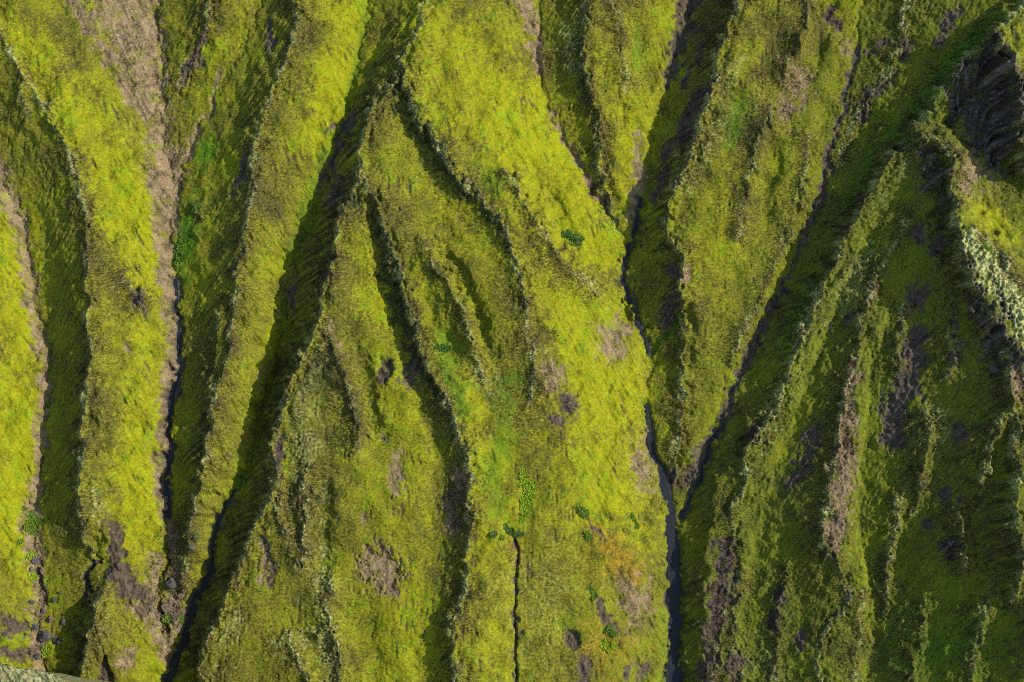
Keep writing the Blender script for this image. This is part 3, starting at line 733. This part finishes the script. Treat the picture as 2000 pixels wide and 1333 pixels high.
# ------------------------------------------------------------------ the terrain sheet, finest where the ground is close at hand
def axis(core, reach, step):
    v = list(np.arange(0, core, step))
    d = step
    while v[-1] < reach:
        d *= 1.14
        v.append(v[-1]+d)
    v = np.array(v)
    return np.concatenate([-v[:0:-1], v])
va = axis(110, 520, 0.19); vb = axis(74, 420, 0.19)
gb, ga = np.meshgrid(vb, va, indexing='ij')
ia = (ga+AX)/STEP; ib = (gb+BX)/STEP
def far(z):
    out = np.empty(ga.shape, np.float32)
    out[:] = sample(z, ia, ib)
    return out
GZ = far(H)
pos = to_world(ga.astype(np.float64), gb.astype(np.float64), GZ.astype(np.float64)).reshape(-1, 3).astype(np.float32)
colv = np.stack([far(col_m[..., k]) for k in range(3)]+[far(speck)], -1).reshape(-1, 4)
ny, nx = ga.shape
idx = np.arange(ny*nx, dtype=np.int32).reshape(ny, nx)
quad = np.stack([idx[:-1, :-1], idx[:-1, 1:], idx[1:, 1:], idx[1:, :-1]], -1).reshape(-1, 4)
ci = np.clip(np.round((ga[:-1, :-1]+AX)/(STEP*LF)).astype(int), 0, LAB.shape[1]-1)
cj = np.clip(np.round((gb[:-1, :-1]+BX)/(STEP*LF)).astype(int), 0, LAB.shape[0]-1)
fl = LAB[cj, ci].copy()
def cellv(z):
    return sample(z, ia[:-1, :-1]+0.5, ib[:-1, :-1]+0.5)
inside = (np.abs(ga[:-1, :-1]) < 112) & (np.abs(gb[:-1, :-1]) < 76)
fl[~inside] = 0
SC, RKF, GR = 100, 120, 140
ux_, uy_ = cellv(UX), cellv(UY)
def region(cx, cy, rx, ry):
    return (np.abs(ux_-cx) < rx) & (np.abs(uy_-cy) < ry)
scm = cellv(scree) > 0.5
fl[scm & region(250, 250, 160, 500) & inside] = SC
fl[scm & region(50, 800, 80, 620) & inside] = SC+1
fl[scm & region(745, 1115, 70, 80)] = SC+2
fl[scm & region(1648, 880, 50, 200)] = SC+3
fl[scm & region(1200, 665, 60, 60)] = SC+4
fl[scm & region(310, 1160, 70, 150)] = SC+5
eam = cellv(earth) > 0.5
fl[eam & region(1765, 760, 70, 150)] = SC+6
fl[eam & region(245, 1100, 65, 110)] = SC+7
fl[eam & region(375, 110, 45, 75)] = SC+8
fl[eam & region(1115, 1250, 28, 30)] = SC+9
fl[(cellv(rock) > 0.45) & region(1935, 190, 80, 140) & inside] = RKF

LABELS = {
 'R0': "mossy ridge with a thin pale crest between the left gully and the pink scree gully",
 'R0b': "small mossy spur with a pale left crest at the foot of the grey slip",
 'R1': "long straight ridge with pale crest and dark left face right of the pink scree gully",
 'R2': "tall zigzag crested ridge that throws its shadow leftwards across the neighbouring slope",
 'R2b': "broad sunlit yellow-green spur running from the fork down to the dark stream",
 'R3': "narrow knife-edged rib in the middle of the slope with dark left side",
 'R4': "short wedge ridge with pale crest ending where two streams meet at the top",
 'R5': "ridge with dark brown streaked left face rising right of the central ravine",
 'R6': "low rocky broken rib above the diagonal crest at upper right",
 'R7': "long diagonal crest descending from the dark rock peak to the lower ravine",
 'R8': "shaded rib with brown bare crest in the right part of the slope",
 'R9': "jagged knife ridge topped with pale cushion moss below the dark peak",
 'R10': "dim mossy slope with brown edge at the far lower right corner",
}
SCL = {SC: "pink scree fan funnelling into a narrow gully", SC+1: "pinkish gravel bed winding down the leftmost gully", SC+2: "oval brown bare patch in the moss low on the middle slope",
       SC+3: "long brown bare strip along the crest of the shaded rib", SC+4: "brown worn slope beside the mud bridge", SC+5: "reddish rubble bed in the lower gully",
       SC+6: "dark bare earth slip on the shaded right slope", SC+7: "grey earth slip above the small spur", SC+8: "dark earth streak beside the top gully", SC+9: "small round dark bare patch low on the sunlit spur"}

def submesh(name, mask, label=None, parent=None):
    q = quad[mask.reshape(-1)]
    if len(q) == 0:
        return None
    used = np.zeros(len(pos), bool); used[q.ravel()] = True
    remap = np.cumsum(used)-1
    v = pos[used]; c = colv[used]
    q = remap[q].astype(np.int32)
    me = bpy.data.meshes.new(name)
    me.vertices.add(len(v)); me.vertices.foreach_set('co', v.ravel())
    me.loops.add(q.size); me.loops.foreach_set('vertex_index', q.ravel())
    me.polygons.add(len(q))
    me.polygons.foreach_set('loop_start', np.arange(0, q.size, 4, dtype=np.int32))
    a = me.attributes.new('cover', 'FLOAT_COLOR', 'POINT'); a.data.foreach_set('color', c.ravel())
    me.update(calc_edges=True)
    me.polygons.foreach_set('use_smooth', np.ones(len(q), bool))
    me.materials.append(M_GROUND)
    o = bpy.data.objects.new(name, me)
    col.objects.link(o)
    if parent is not None:
        o.parent = parent
    if label:
        o['label'] = label
    return o
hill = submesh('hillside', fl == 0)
hill['kind'] = 'structure'
hill['label'] = "steep green mossy hillside cut by ridges and gullies"
hill['category'] = 'hillside'
for k, n in enumerate(RNAMES, 1):
    o = submesh('ridge', fl == k, LABELS.get(n), hill)
for k, t in SCL.items():
    submesh('scree_patch' if k < SC+6 else 'earth_patch', fl == k, t, hill)
submesh('rock_face', fl == RKF, "dark bare rock face under the pointed peak", hill)

# ------------------------------------------------------------------ helpers for things that stand on the slope
def ground_at(x, y):
    """Plane coordinates and height of the ground seen at survey point x, y."""
    z = 0.0
    for _ in range(8):
        k = S*(1-z/D)
        a = (x-1000)*k; b = (666.5-y)*k
        z = float(sample(H, np.array([(a+AX)/STEP]), np.array([(b+BX)/STEP]))[0])
    return a, b, z
def spot(x, y, dz=0.0):
    a, b, z = ground_at(x, y)
    return Vector(a*E1+b*E2+(z+dz)*E3)
def normal_at(x, y):
    a, b, z = ground_at(x, y)
    i, j = int((a+AX)/STEP), int((b+BX)/STEP)
    gx_ = (hm[j, min(i+5, NX-1)]-hm[j, i-5])/(10*STEP); gy_ = (hm[min(j+5, NY-1), i]-hm[j-5, i])/(10*STEP)
    n = -gx_*E1-gy_*E2+E3
    return Vector(n).normalized()
def tag(o, label, cat, group=None, kind=None):
    if label: o['label'] = label
    if cat: o['category'] = cat
    if group: o['group'] = group
    if kind: o['kind'] = kind
    return o
def link(name, me, mat, parent=None):
    o = bpy.data.objects.new(name, me)
    if mat: me.materials.append(mat)
    col.objects.link(o)
    if parent is not None: o.parent = parent
    return o

# ------------------------------------------------------------------ streams
def stream(name, q, w0, w1, label):
    """A thin sheet of water in its bed."""
    w = walk(q, 0.5)
    n = len(w)
    t = np.linspace(0, 1, n)
    tan = np.gradient(w[:, :2], axis=0); tan /= np.linalg.norm(tan, axis=1)[:, None]+1e-9
    nor = np.stack([tan[:, 1], -tan[:, 0]], 1)
    r = np.random.default_rng(int(q[0, 0]))
    def wob(sc):
        z = np.interp(np.arange(n), np.arange(0, n+40, 20), r.standard_normal(len(np.arange(0, n+40, 20))))
        return z*sc
    hw = (w0+(w1-w0)*t)*S*1.25
    L, R = hw*(1+wob(0.18))+0.05, hw*(1+wob(0.18))+0.05
    cols = 7
    verts = []
    for k in range(cols):
        f = k/(cols-1)
        off = -L+(L+R)*f
        a = w[:, 0]+nor[:, 0]*off; b = w[:, 1]+nor[:, 1]*off
        z = (w[:, 2]-3)*S+0.16+0.03*r.standard_normal(n)
        verts.append(a[:, None]*E1+b[:, None]*E2+z[:, None]*E3)
    verts = np.stack(verts, 1)
    me = bpy.data.meshes.new(name)
    faces = [(i*cols+k, i*cols+k+1, (i+1)*cols+k+1, (i+1)*cols+k) for i in range(n-1) for k in range(cols-1)]
    me.from_pydata(verts.reshape(-1, 3).tolist(), [], faces)
    me.update()
    for p_ in me.polygons: p_.use_smooth = True
    o = link(name, me, M_WATER)
    return tag(o, label, 'stream', None, 'structure')
SLAB = ["wide blue-grey stream running down the central ravine to the bottom edge", "thin dark stream in the upper central ravine above the mud bridge",
        "dark stream curving along the foot of the zigzag ridge at lower left", "narrow blue-grey stream below the pink scree gully", "thin side stream joining the wide central stream from the right"]
for (name, q, w0, w1), lab in zip(floors, SLAB):
    stream(name, q, w0, w1, lab)

# ------------------------------------------------------------------ boulders
def boulder_mesh(seed, squash=(1, 1, 1), sub=3, rough=0.22):
    r = random.Random(seed)
    bm = bmesh.new()
    bmesh.ops.create_icosphere(bm, subdivisions=sub, radius=1.0)
    cuts = [(Vector((r.gauss(0, 1), r.gauss(0, 1), r.gauss(0, 1))).normalized(), r.uniform(0.5, 0.85)) for _ in range(9)]
    ph = [Vector((r.uniform(1, 3), r.uniform(1, 3), r.uniform(1, 3))) for _ in range(4)]
    for v in bm.verts:
        p = v.co.copy()
        for n, d in cuts:
            k = p.dot(n)-d
            if k > 0: p -= n*k*0.9
        w = sum(math.sin(p.x*q.x*3+q.y*5)*math.sin(p.y*q.y*3+q.z*7)*math.sin(p.z*q.z*3+q.x*4) for q in ph)
        p *= 1+rough*0.35*w+r.uniform(-0.02, 0.02)
        v.co = Vector((p.x*squash[0], p.y*squash[1], p.z*squash[2]))
    me = bpy.data.meshes.new('boulder')
    bm.to_mesh(me); bm.free()
    return me
BOULDERS = [  # x, y, half width, squash, material, label
 (68, 1096, 8.5, (1.2, .85, .8), 'g', "angular grey boulder topmost of those in the left gravel gully"),
 (60, 1111, 6, (1, .9, .8), 'g', "rounded grey boulder just below the topmost boulder of the left gully"),
 (83, 1114, 7, (.8, 1.2, .8), 'b', "upright brown boulder on the right bank of the left gully"),
 (106, 1171, 6.5, (1, 1, .9), 'g', "lone grey boulder standing on bright moss right of the left gully"),
 (118, 1158, 4.5, (1.3, .7, .7), 'g', "small flat stone on moss just above the lone grey boulder"),
 (88, 1160, 5, (1, 1, .8), 'b', "brown stone in the bed beside the lone grey boulder"),
 (62, 1176, 6.5, (1.2, .8, .8), 'g', "dark stone on the left bank halfway down the left gully"),
 (72, 1196, 7, (.9, 1.2, .8), 'b', "tall brown block shading the narrow gully bed"),
 (85, 1193, 6, (1.1, .9, .8), 'g', "grey stone at the right foot of the tall brown block"),
 (70, 1223, 8.5, (1.2, .9, .8), 'g', "dark grey boulder lying across the left gully bed"),
 (98, 1210, 7.5, (1, .9, .7), 'b', "brown mossy boulder right of the dark boulder across the bed"),
 (88, 1243, 12, (1.1, 1, .8), 'g', "biggest blackish boulder low in the left gully"),
 (108, 1250, 8, (1, 1.1, .7), 'g', "grey boulder touching the right side of the biggest blackish boulder"),
 (118, 1253, 6, (1.1, .8, .8), 'g', "small grey stone at the end of the row by the biggest boulder"),
 (74, 1282, 7.5, (1, 1, .8), 'g', "grey boulder low in the left gully just above the foreground moss hump"),
 (62, 1276, 4.5, (1.2, .8, .8), 'b', "small brown stone left of the lowest grey boulder"),
 (125, 1216, 6, (.7, 1.3, .9), 'g', "narrow upright dark stone near the side gully mouth"),
 (337, 1138, 11.5, (1, 1, .95), 'g', "large lone grey boulder on the reddish rubble of the scree gully"),
 (325, 1187, 11, (1.15, .8, .9), 'b', "brown block above the green plants in the scree gully"),
 (293, 1151, 5, (1.1, .8, .8), 'g', "small dark stone on the left rim of the reddish rubble"),
 (352, 1165, 6.5, (1.3, .8, .7), 'b', "brown slab right of the large lone grey boulder"),
 (60, 982, 3.2, (1, 1, .8), 'b', "pale stone on the bare gravel high in the left gully"),
 (1305, 1225, 5, (1.3, .9, .5), 'b', "reddish stone lying in the wide central stream"),
 (1218, 355, 0, (1, 1, 1), 'g', ""),
 (1321, 356, 4.5, (1.2, .9, .9), 'g', "small pale stone perched on the crest above the central ravine"),
 (506, 733, 5, (1, 1.2, .6), 'b', "brown stone half sunk in the shaded slope under the zigzag ridge"),
 (783, 408, 3.5, (1, 1, .7), 'g', "small grey stone on the mossy slope of the middle rib"),
 (374, 1069, 6, (1.5, .8, .9), 'g', "dark rock ledge in a hollow at the tip of the straight ridge"),
]
for k, (x, y, r_, sq, m, lab) in enumerate(BOULDERS):
    if r_ <= 0: continue
    me = boulder_mesh(100+k, sq, 3)
    o = link('boulder', me, M_ROCK if m == 'g' else M_ROCKB)
    o.location = spot(x, y, 0.02*r_)
    o.scale = (r_*S*1.05,)*3
    rot = Vector(E3).to_track_quat('Z', 'Y').to_euler()
    o.rotation_euler = (rot[0], rot[1], rot[2]+random.uniform(-0.3, 0.3))
    tag(o, lab, 'boulder', 'boulders in the gullies' )

# loose stones too many to count, in the gully beds
def rubble(name, areas, count, smin, smax, mat, label, seed):
    r = random.Random(seed)
    bm0 = bmesh.new(); bmesh.ops.create_icosphere(bm0, subdivisions=1, radius=1.0)
    tv = np.array([v.co[:] for v in bm0.verts]); tf = np.array([[v.index for v in f.verts] for f in bm0.faces]); bm0.free()
    V, F, n = [], [], 0
    rr = np.random.default_rng(seed)
    for _ in range(count):
        a = r.choice(areas)
        t = r.random(); k = r.random()
        p = a[min(int(t*(len(a)-1)), len(a)-2)]; q = a[min(int(t*(len(a)-1)), len(a)-2)+1]
        x = p[0]+(q[0]-p[0])*k+r.gauss(0, 0.55)*p[2]; y = p[1]+(q[1]-p[1])*k
        s = (smin+(smax-smin)*r.random()**2.5)*S
        c = np.array(spot(x, y, 0.15*s))
        v = tv*(1+0.28*rr.standard_normal((len(tv), 1)))*s*np.array([1, r.uniform(.6, 1.1), r.uniform(.6, 1)])
        an = r.uniform(0, 6.28); R = np.array([[math.cos(an), -math.sin(an), 0], [math.sin(an), math.cos(an), 0], [0, 0, 1]])
        V.append((v@R.T)+c); F.append(tf+n); n += len(tv)
    me = bpy.data.meshes.new(name)
    me.from_pydata(np.concatenate(V).tolist(), [], np.concatenate(F).tolist())
    o = link(name, me, mat)
    return tag(o, label, 'rubble', None, 'stuff')
rubble('rubble', [P("66,1060,12;75,1111,12;82,1164,10;75,1216,12;75,1280,12")], 300, 1.0, 3.6, M_ROCKB, "loose brown stones in the bed of the left gully", 3)
rubble('rubble', [P("305,1085,14;306,1150,15;300,1180,12;322,1230,10;328,1290,10"), P("335,1040,12;342,1130,12;345,1200,14;350,1230,10")], 380, 0.8, 3.2, M_ROCKB, "reddish loose stones in the lower scree gully", 4)
rubble('rubble', [P("270,0,50;290,120,35;315,240,14;325,330,16;330,420,14"), P("0,330,8;45,440,8;72,560,7;95,690,7")], 420, 0.5, 1.6, M_ROCKB, "pinkish loose stones strewn on the scree", 5)

# ------------------------------------------------------------------ plants
PLANTS = [  # label, group, leaf, clumps (x, y, size)
 ("tallest bright green leafy clump at the top of the left gully gravel", 1, 'f', [(56, 1003, 9), (64, 1005, 7), (72, 1012, 8)]),
 ("large bright green leafy clump in the middle of the left gully gravel", 1, 'f', [(58, 1022, 9), (66, 1030, 8), (54, 1030, 8), (61, 1036, 8), (71, 1038, 6)]),
 ("tiny green plant on the left rim above the leafy gully clumps", 1, 'f', [(48, 994, 4)]),
 ("tiny green plant on the left rim below the leafy gully clumps", 1, 'f', [(40, 1058, 4)]),
 ("small green plant at the right edge of the gravel beside the leafy clumps", 1, 'f', [(75, 1020, 5), (80, 1014, 4)]),
 ("small green plant under the dark slope above the leafy gully clumps", 1, 'f', [(85, 980, 5)]),
 ("yellow-green plant just above the topmost grey boulder of the left gully", 1, 'y', [(56, 1083, 8), (66, 1082, 6)]),
 ("yellow-green plant just below the rounded boulder of the left gully", 1, 'y', [(60, 1124, 9), (66, 1128, 7)]),
 ("yellow-green plant on the right bank of the left gully bed", 1, 'y', [(92, 1134, 7)]),
 ("small yellow-green plant above the tall brown block in the left gully", 1, 'y', [(72, 1186, 4)]),
 ("small yellow-green plant below the tall brown block in the left gully", 1, 'y', [(70, 1210, 4)]),
 ("yellow-green plant right below the biggest blackish boulder", 1, 'y', [(95, 1265, 7), (86, 1270, 5), (88, 1280, 6)]),
 ("green plant beside the upper dark hole in the left gully", 1, 'f', [(95, 716, 7), (98, 722, 5)]),
 ("green plant beside the lower dark hole in the left gully", 1, 'f', [(91, 788, 6), (94, 792, 4)]),
 ("fresh green plant cluster below the brown block in the scree gully", 2, 'f', [(320, 1213, 8), (326, 1208, 9), (331, 1204, 8), (322, 1219, 7)]),
 ("small green plant right of the fresh cluster in the scree gully", 2, 'f', [(354, 1205, 5), (356, 1214, 4)]),
 ("small green plant at the foot of the large lone boulder", 2, 'f', [(339, 1154, 4)]),
 ("green leafy clump topmost on the bank beside the pink scree gully", 2, 'f', [(358, 457, 8), (364, 463, 9), (358, 469, 8)]),
 ("green leafy clump lower on the bank beside the blue-grey stream head", 2, 'f', [(352, 502, 8), (348, 512, 7), (350, 523, 6)]),
 ("small green plant between the two leafy clumps on the scree gully bank", 2, 'f', [(360, 494, 6), (346, 490, 5), (352, 484, 6)]),
 ("topmost part of the yellow-green plants on the sunlit middle slope", 3, 'y', [(1022, 920, 5), (1018, 930, 6), (1026, 936, 7)]),
 ("biggest yellow-green leafy patch on the sunlit middle slope", 3, 'y', [(1020, 944, 8), (1030, 945, 7), (1028, 954, 8), (1036, 958, 8), (1044, 956, 5)]),
 ("yellow-green plant at the right shoulder of the biggest leafy patch", 3, 'y', [(1040, 942, 6), (1044, 950, 6)]),
 ("middle yellow-green leafy patch under the biggest one on the slope", 3, 'y', [(1026, 966, 8), (1034, 968, 7), (1038, 970, 6), (1022, 976, 7)]),
 ("lower yellow-green leafy patch on the sunlit middle slope", 3, 'y', [(1030, 982, 8), (1020, 990, 7), (1028, 992, 7), (1036, 984, 5)]),
 ("sparse lowest yellow-green plants above the black crack", 3, 'y', [(1022, 1001, 5), (1020, 1010, 4), (1018, 1018, 4), (1032, 1004, 4)]),
 ("dark green plant hanging over the head of the narrow black crack", 3, 'd', [(990, 1034, 8), (996, 1040, 8), (1004, 1044, 7), (1012, 1040, 6), (1018, 1043, 5), (986, 1028, 5)]),
 ("small dark green plant left of the head of the black crack", 3, 'd', [(963, 1044, 6), (966, 1042, 4)]),
 ("tiny green plant close left of the black crack head", 3, 'f', [(980, 1050, 5)]),
 ("upper left of two deep green shrub patches on the bright spur", 4, 'd', [(1105, 452, 11), (1112, 456, 9), (1104, 458, 8)]),
 ("lower right of two deep green shrub patches on the bright spur", 4, 'd', [(1122, 466, 9), (1130, 464, 9), (1120, 474, 8), (1130, 474, 7), (1136, 466, 5), (1118, 468, 8)]),
 ("deep green oval shrub patch beside the narrow middle rib", 4, 'd', [(857, 678, 9), (866, 677, 10), (873, 680, 7), (862, 683, 7), (851, 676, 6)]),
 ("bright green clump at the head of the rust-coloured moss seep", 5, 'f', [(1136, 996, 9), (1142, 1000, 8), (1145, 1008, 6), (1132, 992, 5)]),
 ("small green clump left of the rust-coloured moss seep", 5, 'f', [(1146, 1042, 6), (1150, 1050, 6)]),
 ("bright green clump at the top of the dark slit below the rust moss", 5, 'f', [(1162, 1162, 6), (1160, 1168, 4), (1150, 1146, 3)]),
 ("small green clump at the right edge of the sunlit spur near the stream", 5, 'f', [(1232, 1004, 4), (1244, 1030, 4)]),
 ("bright green clump at the lower end of the dark slit", 5, 'f', [(1192, 1226, 6), (1186, 1232, 6), (1200, 1240, 5)]),
 ("scattered yellow-green plants lowest on the rust-coloured spur", 5, 'y', [(1184, 1250, 5), (1176, 1262, 5), (1190, 1270, 5), (1200, 1258, 4)]),
 ("green plant in shade beside the dark stream under the zigzag ridge", 2, 'f', [(466, 938, 8), (470, 930, 7), (464, 946, 7), (474, 922, 5), (460, 950, 5)]),
]
GROUPS = {1: "leafy plants in the left gully", 2: "leafy plants along the two stream gullies", 3: "plants on the sunlit middle slope", 4: "deep green shrub patches", 5: "plants around the rust-coloured seep"}
def plant_mesh(clumps, kind, seed):
    """All the leaves of one plant: a tuft of pointed leaves per stem, following the ground."""
    r = random.Random(seed)
    V, F = [], []
    for x, y, sz in clumps:
        n = (normal_at(x, y)+Vector((0, 0, 0.6))).normalized()
        R = n.to_track_quat('Z', 'Y').to_matrix()
        c = spot(x, y, -0.03)
        rad = sz*S*0.95
        for _ in range(int(26+sz*7)):
            a = r.uniform(0, 6.283); d = math.sqrt(r.random())
            p = Vector((d*math.cos(a), d*math.sin(a), (0.3 if kind == 'd' else 0.55)*(1-d*d)*r.uniform(.4, 1)))*rad
            dv = Vector((math.cos(a+r.gauss(0, .7)), math.sin(a+r.gauss(0, .7)), r.uniform(-.1, .8))).normalized()
            sd = dv.cross(Vector((0, 0, 1))).normalized(); up = sd.cross(dv)
            L = r.uniform(.2, .4); W = L*0.42
            k = len(V)
            V += [tuple(c+R@q) for q in (p, p+dv*L*.45+sd*W+up*.04, p+dv*L, p+dv*L*.45-sd*W+up*.04, p+dv*L*.5-up*.03)]
            F += [(k, k+1, k+4), (k+1, k+2, k+4), (k+2, k+3, k+4), (k+3, k, k+4)]
    me = bpy.data.meshes.new('leafy_plant')
    o0 = spot(*clumps[0][:2])
    me.from_pydata([tuple(Vector(v)-o0) for v in V], [], F)
    o = link('leafy_plant' if kind != 'd' else 'low_shrub', me, LEAF[kind])
    o.location = o0
    return o
LEAF = {'f': M_LEAF, 'y': M_LEAFY, 'd': M_LEAFD}
def joined(pts):
    """Runners between stems that stand apart, so that a plant is one clump."""
    out = [pts[0]]
    for q in pts[1:]:
        p = min(out, key=lambda t: math.hypot(t[0]-q[0], t[1]-q[1]))
        d = math.hypot(p[0]-q[0], p[1]-q[1])
        n = int(d/(0.5*(p[2]+q[2])))
        for i in range(1, n+1):
            f = i/(n+1)
            out.append((p[0]+(q[0]-p[0])*f, p[1]+(q[1]-p[1])*f, min(p[2], q[2])*0.8))
        out.append(q)
    return out
for k, (lab, g, kind, pts) in enumerate(PLANTS):
    tag(plant_mesh(joined(pts), kind, 300+k), lab, 'plant' if kind != 'd' else 'shrub', GROUPS[g])

# ------------------------------------------------------------------ near spur whose mossy back shows at the bottom corner
def foreground_spur():
    """A rounded moss-covered back rising from below the frame, nearer to the camera than the slope."""
    n, m = 150, 90
    zt = 62.0
    r = np.random.default_rng(5)
    k = S*(1-zt/D)
    crest_x = np.array([-260, -120, -40, 0, 30, 60, 90, 115, 132, 170, 230, 330])
    crest_y = np.array([1262, 1276, 1290, 1296, 1303, 1307, 1313, 1322, 1332, 1350, 1390, 1470])
    xs = np.linspace(-260, 330, n)
    ys = np.interp(xs, crest_x, crest_y)
    V = np.zeros((n, m, 3))
    zz = np.zeros((n, m)); aa = np.zeros((n, m)); bb = np.zeros((n, m))
    for j in range(m):
        t = j/(m-1)*2-1                      # -1 back, 0 top edge, 1 front
        s = np.sign(t)*abs(t)**1.6
        drop = 70*abs(s)**1.15 if s < 0 else 34*abs(s)**1.5
        off = -18.5*abs(s) if s < 0 else -46*abs(s)
        aa[:, j] = (xs-1000)*k
        bb[:, j] = (666.5-ys)*k+off
        zz[:, j] = zt-drop*np.ones(n)
    g = np.random.default_rng(9)
    wv = sum(np.sin(aa*f*1.1+p1)*np.sin(bb*f+zz*f*0.7+p2)*a for f, a, p1, p2 in [(0.6, .3, 1, 2), (1.3, .25, 3, 1), (2.9, .16, 5, 2), (5.3, .1, 2, 6)])
    zz += wv+0.16*g.standard_normal(zz.shape); bb += 0.5*wv
    W = aa[..., None]*E1+bb[..., None]*E2+zz[..., None]*E3
    me = bpy.data.meshes.new('hill')
    faces = [(i*m+j, (i+1)*m+j, (i+1)*m+j+1, i*m+j+1) for i in range(n-1) for j in range(m-1)]
    me.from_pydata(W.reshape(-1, 3).tolist(), [], faces)
    for p_ in me.polygons: p_.use_smooth = True
    o = link('hill', me, simple_mat('pale_moss', (.16, .15, .03), (.44, .45, .24), 2.2, 0.95, 1.0, 0.1, 0.5))
    return tag(o, "pale mossy back of a nearer hill cutting the bottom left corner", 'hill', None, 'structure')
foreground_spur()
